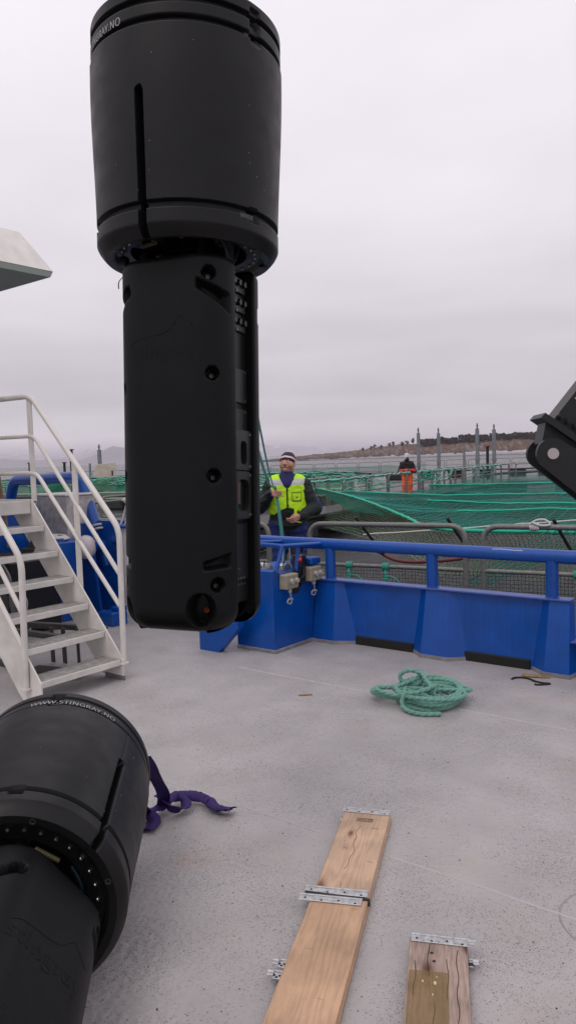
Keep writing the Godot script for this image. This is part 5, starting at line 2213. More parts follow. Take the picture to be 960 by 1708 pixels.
	for k in 12:
		var c := cos(0.36)
		var sn := sin(0.36)
		var x := 0.2 + 1.98 * k
		var h := thing("left_pen_hoop", "railing hoop carrying the green net of the left-hand fish pen", "railing", at + Vector3(x * c, 0, x * sn), -0.36, "railing hoops of the left-hand pen")
		part("bow", hm, galv, h)
		part("mid_bar", bar, galv, h)

func mat_alpha(key: String, c: Color) -> StandardMaterial3D:
	var m := mat(key, c, 0.85)
	m.transparency = BaseMaterial3D.TRANSPARENCY_ALPHA
	return m

func curtain(s: float, f: float) -> Vector3:
	var e := edge_q(s)
	var y := net_y(s, e)
	var t := clampf((s + 6.8) / 8.0, 0.0, 1.0)
	var low := lerpf(-0.55, 0.12, t)
	return pl(s + 0.05 * sin(f * 3.0 + s), lerpf(y, low, f), e + 0.35 * sin(PI * f) + 0.4 * f)

func far_structures() -> void:
	var galv: Material = mats["galvanised_tube"]
	var postm := mat("pile_grey", Color(0.56, 0.58, 0.60), 0.6, 0.0, "mottle", 0.7)
	var darkm := mat("pile_dark", Color(0.10, 0.10, 0.11), 0.6)
	# x, z, top, radius, kind
	var posts := [[9.9, -57.0, 3.25, 0.135, 0, "grey mooring pile, leftmost of the four tall ones right of the man in orange"], [11.4, -57.0, 3.2, 0.135, 0, "grey mooring pile, second of the four tall ones right of the man in orange"], [14.3, -57.0, 3.45, 0.15, 0, "tallest grey mooring pile with a wide band halfway up"], [15.55, -57.0, 3.35, 0.145, 0, "grey mooring pile, rightmost of the four tall ones before the island"],
		[13.3, -57.0, 2.05, 0.10, 1, "short slim grey post between the two pairs of tall piles"], [15.05, -57.0, 2.05, 0.11, 2, "black post close to the rightmost tall pile"],
		[-13.95, -57.0, 2.75, 0.16, 0, "grey pile with a dark pin, left of the hanging housing beside the cream hut"], [-16.05, -57.0, 2.80, 0.13, 2, "dark thin post behind the stair handrail"], [-19.2, -57.0, 1.9, 0.10, 2, "short dark post at far left of the pens"], [-16.6, -57.0, 1.85, 0.10, 2, "short dark post with a flat cap behind the stair rails"], [-14.7, -57.0, 1.75, 0.09, 1, "thin grey post left of the grey pile by the cream hut"], [-14.15, -57.0, 1.5, 0.08, 2, "thin black post touching the grey pile by the cream hut"]]
	for p in posts:
		var h: float = p[2] - SEA_Y + 0.6
		var t := thing("mooring_pile" if p[4] == 0 else "slim_post", p[5], "post", Vector3(p[0], SEA_Y - 0.6, p[1]), 0.0)
		var m: Material = darkm if p[4] == 2 else postm
		var b := MB.new()
		b.cyl(Vector3.ZERO, Vector3(0, h, 0), p[3], p[3] * 0.95, 14)
		part("shaft", b.mesh(), m, t)
		if p[4] == 0:
			b = MB.new()
			b.cyl(Vector3(0, h, 0), Vector3(0, h + 0.40, 0), p[3] * 0.34, p[3] * 0.3, 10)
			b.cyl(Vector3(0, h + 0.18, 0), Vector3(0, h + 0.24, 0), p[3] * 0.62, p[3] * 0.62, 10)
			part("pin", b.mesh(), mat("pin_grey", Color(0.34, 0.33, 0.34), 0.6), t)
			b = MB.new()
			b.cyl(Vector3(0, h * 0.52, 0), Vector3(0, h * 0.52 + 0.12, 0), p[3] * 1.28, p[3] * 1.28, 14)
			part("collar", b.mesh(), postm, t)
		elif p[4] == 2:
			b = MB.new()
			b.cyl(Vector3(0, h, 0), Vector3(0, h + 0.06, 0), p[3] * 1.7, p[3] * 1.7, 10)
			part("cap", b.mesh(), darkm, t)
	# cream hut on the far gangway
	var t := thing("feed_hut", "small cream hut on the pens left of the hanging housing", "hut", Vector3(-12.3, -0.1, -52.0), 0.35)
	var b := MB.new()
	b.hexa([Vector3(-0.75, 0, 0.5), Vector3(0.6, 0, 0.5), Vector3(0.6, 0, -0.6), Vector3(-0.75, 0, -0.6), Vector3(-0.68, 1.75, 0.42), Vector3(0.55, 1.85, 0.42), Vector3(0.55, 1.85, -0.5), Vector3(-0.68, 1.75, -0.5)], Vector3(0, 0.9, 0))
	part("wall", b.mesh(), mat("cream_grp", Color(0.80, 0.76, 0.70), 0.5, 0.0, "soft", 0.6), t)
	b = MB.new()
	b.box(Vector3(0.33, 1.15, 0.478), Vector3(0.09, 0.34, 0.03), 0.005)
	part("vent", b.mesh(), darkm, t)
	# the outermost gangway, parallel to the horizon, with its row of bows
	var g := thing("outer_gangway", "dark outermost gangway of the fish farm lying low along the far water", "walkway", Vector3(-24, 0, -77), 0.03)
	b = MB.new()
	b.box(Vector3(30, -0.12, 0), Vector3(64, 0.12, 1.6), 0.01)
	part("grating", b.mesh(), darkm, g)
	for k in 20:
		b = MB.new()
		b.box(Vector3(0.5 + 3.15 * k, -0.5, 0), Vector3(1.5, 0.7, 1.4), 0.08)
		part("float_block", b.mesh(), darkm, g)
	var hm := hoop_mesh(2.05, 0.028, 5, 1.0)
	var mb := MB.new()
	mb.cyl(Vector3(0, 0.5, 0), Vector3(2.05, 0.5, 0), 0.02, 0.02, 5)
	var bar := mb.mesh()
	for k in 27:
		var x := 2.24 * k
		var h := thing("outer_hoop", "thin railing hoop in the row along the outermost gangway", "railing", Vector3(-24 + x * cos(0.03), 0, -76.4 - x * sin(0.03)), 0.03, "railing hoops on the outermost gangway")
		part("bow", hm, galv, h)
		part("mid_bar", bar, galv, h)
	# a dark workboat's low deck and pipes far right, under the crane knuckle
	g = thing("feed_barge_boom", "low dark boom lying on the water below the crane knuckle", "boom", Vector3(14.2, 0.15, -52.0), 0.1)
	b = MB.new()
	b.cyl(Vector3(0, 0, 0), Vector3(7.5, 0.25, 0), 0.09, 0.09, 10)
	part("pipe", b.mesh(), darkm, g)
	b = MB.new()
	b.box(Vector3(6.0, 0.35, 0), Vector3(0.5, 0.3, 0.4), 0.03)
	part("end_block", b.mesh(), darkm, g)

# ---------------------------------------------------------------- loose gear and people
func handling_line() -> void:
	var m := mat("line_teal", Color(0.30, 0.58, 0.56), 0.75)
	var b := MB.new()
	var hand := Vector3(-0.163, 1.285, -9.19)
	var lines := [[Vector3(-0.150, 2.06, -3.12), Vector3(-0.151, 1.60, -6.1)], [Vector3(-0.135, 1.76, -3.1), Vector3(-0.150, 1.46, -6.1)], [Vector3(-0.128, 1.745, -3.1), Vector3(-0.143, 1.455, -6.1)]]
	for i in lines.size():
		var a: Vector3 = lines[i][0]
		var c: Vector3 = lines[i][1]
		b.tube(smooth_path(PackedVector3Array([a, c, hand + Vector3(0.008 * i, 0.02, 0)]), 0.15), 0.0068, 7)
	for i in 4:
		b.tube(smooth_path(PackedVector3Array([hand + Vector3(0.008 * i, 0.04, 0), hand + Vector3(0.02 + 0.006 * i, -0.05, 0.0), hand + Vector3(0.045 + 0.009 * i, -0.30, 0.02), hand + Vector3(0.07 + 0.01 * i, -0.62, 0.02), hand + Vector3(0.08 + 0.006 * i, -1.0, 0.0)]), 0.05), 0.0065, 7)
	single("handling_line", b.mesh(), m, "doubled teal line running from the hanging float to the yellow-vested man's hand", "rope")

func hand_field(curl: float, thumb_in: float) -> Field:
	# wrist at the origin, fingers along y, thumb on the +x side, back of the hand towards +z
	var f := Field.new(Vector3(-0.075, -0.05, -0.11), Vector3(0.095, 0.20, 0.05), 0.0038)
	var xs := [0.030, 0.010, -0.010, -0.029]
	var lens := [0.042, 0.047, 0.043, 0.034]
	f.limb(Vector3(0, -0.04, 0), Vector3(0, 0.015, 0), 0.027, 0.026, 0.02, 0, 1.3)
	for i in 4:
		f.limb(Vector3(xs[i] * 0.75, 0.012, 0), Vector3(xs[i], 0.086, 0), 0.015, 0.0125, 0.016, 0)
	for i in 4:
		var p := Vector3(xs[i], 0.088, 0)
		var a := curl * (0.75 + 0.1 * i)
		var ln: float = lens[i]
		for sg in 3:
			var d := Vector3(xs[i] * 0.9, cos(a), -sin(a)).normalized()
			var q: Vector3 = p + d * ln * float([1.0, 0.72, 0.55][sg])
			f.limb(p, q, [0.0105, 0.0098, 0.009][sg], [0.0098, 0.009, 0.0075][sg], 0.005, 0)
			p = q
			a += curl * [1.0, 0.75, 0.5][sg]
	f.limb(Vector3(0.018, 0.015, -0.006), Vector3(0.046, 0.052, -0.022), 0.0165, 0.0125, 0.014, 0)
	f.limb(Vector3(0.046, 0.052, -0.022), Vector3(0.046 - 0.02 * thumb_in, 0.085, -0.032 - 0.012 * thumb_in), 0.0118, 0.0105, 0.005, 0)
	f.limb(Vector3(0.046 - 0.02 * thumb_in, 0.085, -0.032 - 0.012 * thumb_in), Vector3(0.034 - 0.034 * thumb_in, 0.108, -0.04 - 0.02 * thumb_in), 0.0102, 0.0085, 0.005, 0)
	return f

func head_field() -> Field:
	var f := Field.new(Vector3(-0.13, -0.19, -0.14), Vector3(0.13, 0.15, 0.16), 0.0058)
	f.limb(Vector3(0, 0.035, -0.018), Vector3(0, 0.03, 0.012), 0.088, 0.084, 0.03, 0)
	f.limb(Vector3(0, -0.015, 0.022), Vector3(0, -0.072, 0.046), 0.072, 0.042, 0.03, 0)
	f.limb(Vector3(-0.05, -0.025, 0.045), Vector3(0.05, -0.025, 0.045), 0.038, 0.038, 0.03, 0)
	f.limb(Vector3(-0.055, -0.06, 0.0), Vector3(0.055, -0.06, 0.0), 0.032, 0.032, 0.03, 0)
	f.limb(Vector3(-0.038, 0.038, 0.078), Vector3(0.038, 0.038, 0.078), 0.014, 0.014, 0.014, 0)
	f.limb(Vector3(0, 0.022, 0.094), Vector3(0, -0.016, 0.112), 0.011, 0.016, 0.012, 0)
	f.limb(Vector3(-0.014, -0.02, 0.098), Vector3(0.014, -0.02, 0.098), 0.010, 0.010, 0.01, 0)
	f.limb(Vector3(-0.022, -0.050, 0.086), Vector3(0.022, -0.050, 0.086), 0.011, 0.011, 0.01, 0)
	f.limb(Vector3(0, -0.085, 0.075), Vector3(0, -0.088, 0.078), 0.018, 0.018, 0.015, 0)
	for sx: float in [-1.0, 1.0]:
		f.limb(Vector3(sx * 0.088, 0.018, -0.008), Vector3(sx * 0.092, -0.028, -0.002), 0.018, 0.012, 0.008, 0, 1.0)
		f.limb(Vector3(sx * 0.033, 0.016, 0.106), Vector3(sx * 0.033, 0.016, 0.106), 0.015, 0.015, 0.01, 0, 1.0, true)
		f.limb(Vector3(sx * 0.033, 0.016, 0.082), Vector3(sx * 0.033, 0.016, 0.082), 0.0135, 0.0135, 0.004, 5)
	f.limb(Vector3(0, -0.06, -0.015), Vector3(0, -0.18, -0.03), 0.056, 0.060, 0.03, 0)
	return f

func skin_paint(p: Vector3, kind: int) -> Color:
	var skin := Color(0.52, 0.28, 0.20)
	if kind == 5:
		var e := Vector2(absf(p.x) - 0.033, p.y - 0.015)
		if e.length() < 0.0062:
			return Color(0.03, 0.03, 0.035)
		return Color(0.5, 0.45, 0.42) if absf(e.y) < 0.007 else skin * 0.8
	if p.z > 0.06:
		if absf(p.y - 0.036) < 0.006 and absf(absf(p.x) - 0.034) < 0.02:
			return Color(0.12, 0.07, 0.045)
		if absf(p.y + 0.050) < 0.0045 and absf(p.x) < 0.024:
			return Color(0.28, 0.10, 0.085)
		if absf(p.y + 0.052) < 0.012 and absf(p.x) < 0.022:
			return Color(0.47, 0.21, 0.16)
		if p.y < -0.028 and p.y > -0.1 and (absf(p.x) > 0.02 or p.y < -0.065 or p.y > -0.04):
			return Color(0.43, 0.235, 0.17)
	if absf(p.x) > 0.03 and absf(p.x) < 0.07 and p.y < 0.0 and p.y > -0.04 and p.z > 0.04:
		return Color(0.50, 0.22, 0.16)
	return skin

func frame_of(at: Vector3, thumb: Vector3, fingers: Vector3, mirrored: bool) -> Transform3D:
	var y := fingers.normalized()
	var x := (thumb - y * thumb.dot(y)).normalized()
	var z := x.cross(y)
	return Transform3D(Basis(x, y, -z if mirrored else z), at)

func workers() -> void:
	var cloth := mat("worker_cloth", Color.WHITE, 0.8)
	cloth.vertex_color_use_as_albedo = true
	# the man in the yellow vest on the near walkway
	var at := Vector3(0.0, -0.10, -9.5)
	var t := thing("person", "man in a yellow vest, dark jacket and striped knit cap holding the teal line", "person", at, 0.0)
	t.scale = Vector3.ONE * 1.0
	var f := Field.new(Vector3(-0.52, -0.02, -0.32), Vector3(0.52, 1.70, 0.46), 0.0155)
	for sx: float in [-1.0, 1.0]:
		f.limb(Vector3(sx * 0.105, 0.93, 0.0), Vector3(sx * 0.13, 0.50, 0.03), 0.122, 0.092, 0.05, 2, 1.0)
		f.limb(Vector3(sx * 0.13, 0.50, 0.03), Vector3(sx * 0.135, 0.12, -0.01), 0.090, 0.078, 0.03, 2)
		f.limb(Vector3(sx * 0.135, 0.09, -0.02), Vector3(sx * 0.15, 0.05, 0.15), 0.062, 0.048, 0.03, 3)
		f.limb(Vector3(sx * 0.075, 0.90, 0.0), Vector3(sx * 0.10, 1.38, 0.0), 0.150, 0.148, 0.06, 1, 1.22)
		f.limb(Vector3(sx * 0.05, 1.44, -0.01), Vector3(sx * 0.20, 1.41, -0.01), 0.085, 0.088, 0.05, 1)
	f.limb(Vector3(-0.20, 1.41, 0), Vector3(-0.345, 1.16, 0.03), 0.092, 0.082, 0.04, 1)
	f.limb(Vector3(-0.345, 1.16, 0.03), Vector3(-0.205, 1.33, 0.24), 0.082, 0.056, 0.03, 1)
	f.limb(Vector3(0.20, 1.41, 0), Vector3(0.34, 1.12, 0.04), 0.092, 0.084, 0.04, 1)
	f.limb(Vector3(0.34, 1.12, 0.04), Vector3(0.165, 1.055, 0.245), 0.082, 0.058, 0.03, 1)
	f.limb(Vector3(-0.205, 1.33, 0.24), Vector3(-0.185, 1.345, 0.262), 0.036, 0.034, 0.01, 0)
	f.limb(Vector3(0.165, 1.055, 0.245), Vector3(0.140, 1.045, 0.262), 0.036, 0.034, 0.01, 0)
	f.limb(Vector3(0, 1.44, 0.03), Vector3(0.0, 1.555, 0.02), 0.105, 0.085, 0.03, 4)
	f.limb(Vector3(0, 1.50, 0.0), Vector3(0.0, 1.60, 0.01), 0.06, 0.06, 0.02, 0)
	var paint := func(p: Vector3, kind: int) -> Color:
		match kind:
			0: return Color(0.46, 0.235, 0.165)
			1:
				# dark jacket with blue sleeves' undersides and side panels
				if p.y < 1.27 and absf(p.x) > 0.235 and p.z < 0.09 and p.y > 1.02 + 0.1 * sin(p.x * 9.0):
					return Color(0.010, 0.016, 0.085)
				if absf(absf(p.x) - 0.185) < 0.025 and p.y > 1.16 and p.y < 1.36 and p.z > 0.03:
					return Color(0.012, 0.02, 0.11)
				return Color(0.011, 0.013, 0.012)
			2: return Color(0.010, 0.020, 0.125)
			3: return Color(0.012, 0.012, 0.013)
			4: return Color(0.016, 0.022, 0.115)
		return Color(0.02, 0.02, 0.02)
	f.rumple(noise, 0.020, Vector3(5.0, 11.0, 5.0), [1, 2])
	var b := MB.new()
	f.emit(b, paint)
	var hx := Transform3D(Basis(Vector3.UP, -0.34) * Basis(Vector3.RIGHT, -0.16), Vector3(0.012, 1.685, 0.025))
	head_field().emit(b, skin_paint, hx)
	hand_field(1.15, 1.0).emit(b, skin_paint, frame_of(Vector3(-0.185, 1.335, 0.262), Vector3(0.15, 1, 0), Vector3(0.55, -0.05, 0.8), true))
	hand_field(0.62, 0.6).emit(b, skin_paint, frame_of(Vector3(0.140, 1.045, 0.262), Vector3(-0.2, 0.8, 0.25), Vector3(-0.78, -0.42, 0.30), false))
	part("body", b.mesh(), cloth, t)
	# knit cap
	var cf := Field.new(Vector3(-0.15, 0.0, -0.16), Vector3(0.15, 0.19, 0.16), 0.0065)
	cf.limb(Vector3(0, 0.05, -0.018), Vector3(0, 0.045, 0.004), 0.099, 0.097, 0.02, 1)
	cf.limb(Vector3(0, 0.10, -0.03), Vector3(0, 0.115, -0.035), 0.06, 0.05, 0.04, 1)
	cf.limb(Vector3(0, -0.05, 0.03), Vector3(0, -0.05, 0.03), 0.10, 0.10, 0.01, 0, 1.0, true)
	var capp := func(p: Vector3, _k: int) -> Color:
		var h := p.y - 0.30 * p.z
		if h < 0.040:
			return Color(0.035, 0.014, 0.03)
		if h < 0.062:
			return Color(0.66, 0.62, 0.63)
		if h < 0.072:
			return Color(0.30, 0.03, 0.05)
		if h > 0.145:
			return Color(0.50, 0.47, 0.50)
		return Color(0.030, 0.013, 0.03)
	b = MB.new()
	cf.emit(b, capp, hx)
	part("knit_cap", b.mesh(), cloth, t)
	# buoyancy vest
	var vf := Field.new(Vector3(-0.30, 1.06, -0.24), Vector3(0.30, 1.58, 0.26), 0.011)
	for sx: float in [-1.0, 1.0]:
		vf.limb(Vector3(sx * 0.085, 1.12, 0.0), Vector3(sx * 0.10, 1.40, 0.0), 0.166, 0.160, 0.05, 1, 1.18)
		vf.limb(Vector3(sx * 0.105, 1.46, 0.0), Vector3(sx * 0.15, 1.47, -0.01), 0.072, 0.070, 0.04, 1)
		vf.limb(Vector3(sx * 0.30, 1.30, 0.0), Vector3(sx * 0.29, 1.40, 0.0), 0.085, 0.085, 0.01, 0, 0.55, true)
	vf.limb(Vector3(0, 1.34, 0.22), Vector3(0, 1.62, 0.05), 0.012, 0.135, 0.01, 0, 0.8, true)
	vf.limb(Vector3(0, 0.93, 0.0), Vector3(0, 0.94, 0.0), 0.20, 0.20, 0.01, 0, 0.3, true)
	var vest := func(p: Vector3, _k: int) -> Color:
		if absf(p.x) < 0.011:
			return Color(0.012, 0.012, 0.012)
		if p.y > 1.42 and p.z > -0.05:
			return Color(0.50, 0.52, 0.50) if p.y < 1.50 else Color(0.50, 0.85, 0.02)
		var bx := absf(p.x - 0.115)
		var by := absf(p.y - 1.275)
		if (absf(bx - 0.055) < 0.006 and by < 0.05) or (absf(by - 0.05) < 0.006 and bx < 0.055) or Vector2(p.x - 0.115, p.y - 1.27).length() < 0.014:
			return Color(0.10, 0.14, 0.02)
		if absf(p.y - 1.29) < 0.005 and p.x < -0.04:
			return Color(0.28, 0.46, 0.01)
		return Color(0.52, 0.88, 0.012)
	vf.rumple(noise, 0.009, Vector3(9.0, 13.0, 9.0), [1])
	b = MB.new()
	vf.emit(b, vest)
	part("buoyancy_vest", b.mesh(), cloth, t)
	b = MB.new()
	b.box(Vector3(0.095, 1.095, 0.158), Vector3(0.038, 0.06, 0.012), 0.003)
	b.box(Vector3(0.125, 0.965, 0.152), Vector3(0.075, 0.016, 0.008), 0.002, Basis(Vector3(0, 0, 1), -0.2))
	part("pull_tab", b.mesh(), mat("tab_yellow", Color(0.74, 0.95, 0.10), 0.7), t)
	b = MB.new()
	b.tube(PackedVector3Array([Vector3(-0.16, 0.93, 0.13), Vector3(0, 0.92, 0.155), Vector3(0.16, 0.93, 0.13)]), 0.012, 6)
	part("jacket_hem", b.mesh(), mats["black_rubber"], t)
	# the man in orange out on the gangway
	t = thing("person", "person in grey hood, black top and orange bib trousers working out on the gangway", "person", Vector3(4.9, -0.1, -31.0), -0.1)
	f = Field.new(Vector3(-0.46, -0.02, -0.32), Vector3(0.46, 1.86, 0.48), 0.022)
	for sx: float in [-1.0, 1.0]:
		f.limb(Vector3(sx * 0.10, 0.92, 0.0), Vector3(sx * 0.12, 0.50, 0.05), 0.125, 0.098, 0.04, 2)
		f.limb(Vector3(sx * 0.12, 0.50, 0.05), Vector3(sx * 0.11, 0.12, 0.0), 0.096, 0.088, 0.03, 2)
		f.limb(Vector3(sx * 0.11, 0.10, -0.02), Vector3(sx * 0.13, 0.05, 0.15), 0.065, 0.05, 0.03, 3)
		f.limb(Vector3(sx * 0.07, 0.90, 0.0), Vector3(sx * 0.10, 1.36, 0.03), 0.140, 0.150, 0.05, 1, 1.2)
		f.limb(Vector3(sx * 0.05, 1.42, 0.02), Vector3(sx * 0.20, 1.38, 0.02), 0.08, 0.085, 0.05, 1)
		f.limb(Vector3(sx * 0.20, 1.38, 0.02), Vector3(sx * 0.31, 1.09, 0.05), 0.090, 0.075, 0.04, 1)
		f.limb(Vector3(sx * 0.31, 1.09, 0.05), Vector3(sx * 0.12, 1.13, 0.29), 0.074, 0.055, 0.03, 4)
	f.limb(Vector3(0, 1.46, 0.03), Vector3(0, 1.62, 0.08), 0.07, 0.08, 0.04, 1)
	f.limb(Vector3(0, 1.66, 0.06), Vector3(0, 1.71, 0.05), 0.122, 0.118, 0.04, 5)
	f.limb(Vector3(0, 1.62, 0.13), Vector3(0, 1.57, 0.15), 0.066, 0.055, 0.02, 6)
	var p2 := func(p: Vector3, kind: int) -> Color:
		match kind:
			1:
				if p.y < 1.10 and absf(p.x) < 0.2:
					return Color(0.78, 0.10, 0.02)
				return Color(0.012, 0.011, 0.012)
			2: return Color(0.80, 0.13, 0.03)
			3: return Color(0.45, 0.06, 0.03)
			4: return Color(0.62, 0.035, 0.035) if p.z > 0.1 else Color(0.20, 0.02, 0.03)
			5: return Color(0.52, 0.51, 0.53)
			6: return Color(0.05, 0.03, 0.028)
		return Color(0.3, 0.16, 0.12)
	f.rumple(noise, 0.022, Vector3(6.0, 10.0, 6.0), [1, 2])
	b = MB.new()
	f.emit(b, p2)
	var glove := func(_p: Vector3, _k: int) -> Color: return Color(0.62, 0.20, 0.15)
	var glove2 := func(_p: Vector3, _k: int) -> Color: return Color(0.05, 0.16, 0.06)
	hand_field(0.8, 0.8).emit(b, glove, frame_of(Vector3(-0.12, 1.13, 0.29), Vector3(0, 1, 0.2), Vector3(0.9, 0.1, 0.3), true))
	hand_field(0.8, 0.8).emit(b, glove2, frame_of(Vector3(0.12, 1.13, 0.29), Vector3(0, 1, 0.2), Vector3(-0.9, 0.1, 0.3), false))
	part("body", b.mesh(), cloth, t)
	b = MB.new()
	b.box(Vector3(0.02, 0.98, 0.145), Vector3(0.10, 0.16, 0.03), 0.01, Basis(Vector3(0, 0, 1), -0.5))
	part("tool_pouch", b.mesh(), mat("pouch_dark", Color(0.12, 0.12, 0.10), 0.8), t)

func sling() -> void:
	var m := mat("purple_webbing", Color(0.17, 0.065, 0.36), 0.75, 0.0, "soft", 6.0, "grain_bump", 0.35)
	var at := Vector3(-0.62, 0, -3.47)
	var t := thing("lifting_sling", "purple webbing lifting sling trailing on the deck from the lying float", "sling", at)
	var b := MB.new()
	b.o = at
	# taut run from behind the rim, folded over itself
	b.ribbon(smooth_path(PackedVector3Array([Vector3(-0.655, 0.38, -3.19), Vector3(-0.63, 0.25, -3.31), Vector3(-0.612, 0.14, -3.40), Vector3(-0.628, 0.05, -3.46)]), 0.012), 0.066, 0.005, func(f: float) -> float: return 0.5 - f * 0.9 + 0.12 * sin(f * 11.0), func(f: float) -> float: return 0.4 + 1.9 * f * f)
	part("taut_run", b.mesh(), m, t)
	b = MB.new()
	b.o = at
	var p := smooth_path(PackedVector3Array([Vector3(-0.74, 0.05, -3.36), Vector3(-0.66, 0.05, -3.44), Vector3(-0.60, 0.065, -3.52), Vector3(-0.52, 0.062, -3.555), Vector3(-0.43, 0.05, -3.53), Vector3(-0.37, 0.042, -3.455), Vector3(-0.30, 0.036, -3.43)]), 0.010)
	for i in p.size():
		p[i] += Vector3(0.006 * noise.get_noise_1d(i * 0.21), 0.007 * noise.get_noise_1d(i * 0.33 + 50.0), 0.007 * noise.get_noise_1d(i * 0.27 + 90.0))
	b.ribbon(p, 0.078, 0.005, func(f: float) -> float: return 0.5 * noise.get_noise_1d(f * 6.0 + 3.0) + 0.35 * sin(f * 9.0), func(f: float) -> float: return 2.3 + 0.9 * noise.get_noise_1d(f * 14.0) - 1.4 * smoothstep(0.88, 1.0, f))
	part("tail", b.mesh(), m, t)
	b = MB.new()
	b.o = at
	b.ribbon(smooth_path(PackedVector3Array([Vector3(-0.65, 0.085, -3.50), Vector3(-0.625, 0.09, -3.45), Vector3(-0.585, 0.05, -3.43), Vector3(-0.54, 0.03, -3.45), Vector3(-0.525, 0.055, -3.49), Vector3(-0.545, 0.075, -3.52)]), 0.010), 0.06, 0.005, func(f: float) -> float: return 0.9 * sin(f * 4.0), func(f: float) -> float: return 1.2 + 0.6 * sin(f * 9.0))
	part("hitch_loop", b.mesh(), m, t)
	b = MB.new()
	b.o = at
	b.ribbon(smooth_path(PackedVector3Array([Vector3(-0.72, 0.12, -3.32), Vector3(-0.675, 0.07, -3.37), Vector3(-0.655, 0.03, -3.35), Vector3(-0.68, 0.02, -3.28)]), 0.010), 0.07, 0.005, func(f: float) -> float: return 0.6 - f, func(f: float) -> float: return 1.5)
	part("hitch_loop", b.mesh(), m, t)

func coil() -> void:
	var r := RandomNumberGenerator.new()
	r.seed = 17
	var b := MB.new()
	b.o = Vector3(0.88, 0, -4.98)
	var pts := PackedVector3Array()
	var n := 22
	for loop in 9:
		var cx := 0.90 + r.randf_range(-0.03, 0.03)
		var cz := -4.99 + r.randf_range(-0.04, 0.03)
		var rx := 0.215 + r.randf_range(-0.045, 0.015)
		var rz := 0.25 + r.randf_range(-0.06, 0.02)
		for i in n:
			var a := TAU * i / n + 0.4
			var y := 0.015 + 0.0085 * loop + 0.010 * sin(a * 2.0 + loop * 1.3)
			pts.append(Vector3(cx + rx * cos(a), maxf(0.014, y), cz + rz * sin(a)))
	for loop in 3:
		for i in 18:
			var a := TAU * i / 18 - 1.0
			var c := 0.5 + 0.5 * cos(a)
			pts.append(Vector3(0.76 - 0.02 * loop + (0.22 - 0.03 * loop) * -cos(a) * 1.05, 0.016 + 0.05 * (1.0 - c) * 0.3 + 0.09 * pow(1.0 - c, 0.0) * (0.5 - 0.5 * -cos(a)) * (0.5 + 0.2 * loop), -5.04 + 0.03 * loop + (0.13 - 0.022 * loop) * sin(a)))
	# upright loop and a turn round the middle of the bundle
	for i in 20:
		var a := TAU * i / 17.0
		pts.append(Vector3(0.80 + 0.075 * cos(a) + 0.02 * i / 20.0, 0.125 + 0.05 * sin(a), -5.16 + 0.06 * sin(a * 0.5) + 0.03 * cos(a)))
	for i in 14:
		var a := TAU * i / 11.0
		pts.append(Vector3(0.90 + 0.02 * sin(a), 0.07 + 0.05 * cos(a), -5.02 + 0.13 * sin(a)))
	pts.append_array(PackedVector3Array([Vector3(0.93, 0.12, -4.92), Vector3(0.86, 0.125, -4.84), Vector3(0.78, 0.11, -4.82), Vector3(0.72, 0.10, -4.84), Vector3(0.70, 0.03, -4.80), Vector3(0.78, 0.016, -4.70), Vector3(0.92, 0.016, -4.68)]))
	b.tube(smooth_path(pts, 0.009), 0.0138, 14, false, PackedFloat32Array(), 3, 75.0)
	single("rope_coil", b.mesh(), mat("coil_teal", Color(0.45, 0.65, 0.59), 0.8, 0.0, "soft", 5.0), "loose coil of thick teal rope lying on the grey deck", "rope", Vector3(0.88, 0, -4.98))

func bracket_strip(t: Node3D, x0: float, x1: float, y: float, z: float, slope: float, prong := 0.0) -> void:
	# pressed galvanised hinge strip: a ribbed plate with nail heads
	var zinc := mat("zinc_plate", Color(0.80, 0.80, 0.81), 0.42, 0.35, "mottle", 6.0)
	var bs := Basis(Vector3.UP, slope)
	var b := MB.new()
	var mid := Vector3((x0 + x1) * 0.5, y, z)
	var ln := absf(x1 - x0)
	b.box(mid, Vector3(ln, 0.0035, 0.036), 0.001, bs)
	b.tube(PackedVector3Array([mid + bs * Vector3(-ln * 0.5, 0.002, -0.016), mid + bs * Vector3(ln * 0.5, 0.002, -0.016)]), 0.0042, 6)
	if prong != 0.0:
		var e := mid + bs * Vector3(signf(prong) * ln * 0.5, 0, 0)
		b.box(e + bs * Vector3(prong * 0.5, 0.004, 0), Vector3(absf(prong), 0.004, 0.020), 0.001, bs)
		b.cyl(e + bs * Vector3(0, 0.004, -0.006), e + bs * Vector3(prong, 0.005, -0.006), 0.007, 0.006, 8)
	var st := part("hinge_strip", b.mesh(), zinc, t)
	for k in 4:
		var q := mid + bs * Vector3(lerpf(-0.4, 0.4, k / 3.0) * ln, 0.0015, 0.003 + 0.008 * (k % 2))
		b = MB.new()
		b.ball(q, Vector3(0.0052, 0.0022, 0.0052), 8, 4)
		part("nail_head", b.mesh(), mat("nail_dark", Color(0.20, 0.20, 0.21), 0.5, 0.6), st)

func plank(t: Node3D, z0: float, z1: float, w: float, m: Material, y := 0.022) -> MeshInstance3D:
	# two layers folded on each other, with a hair gap between
	var b := MB.new()
	b.box(Vector3(0, y + 0.0105, (z0 + z1) * 0.5), Vector3(w, 0.020, absf(z1 - z0)), 0.0025)
	var o := part("board", b.mesh(), m, t)
	b = MB.new()
	b.box(Vector3(0.003, y - 0.0105, (z0 + z1) * 0.5), Vector3(w - 0.002, 0.020, absf(z1 - z0)), 0.0025)
	part("board", b.mesh(), m, t)
	return o

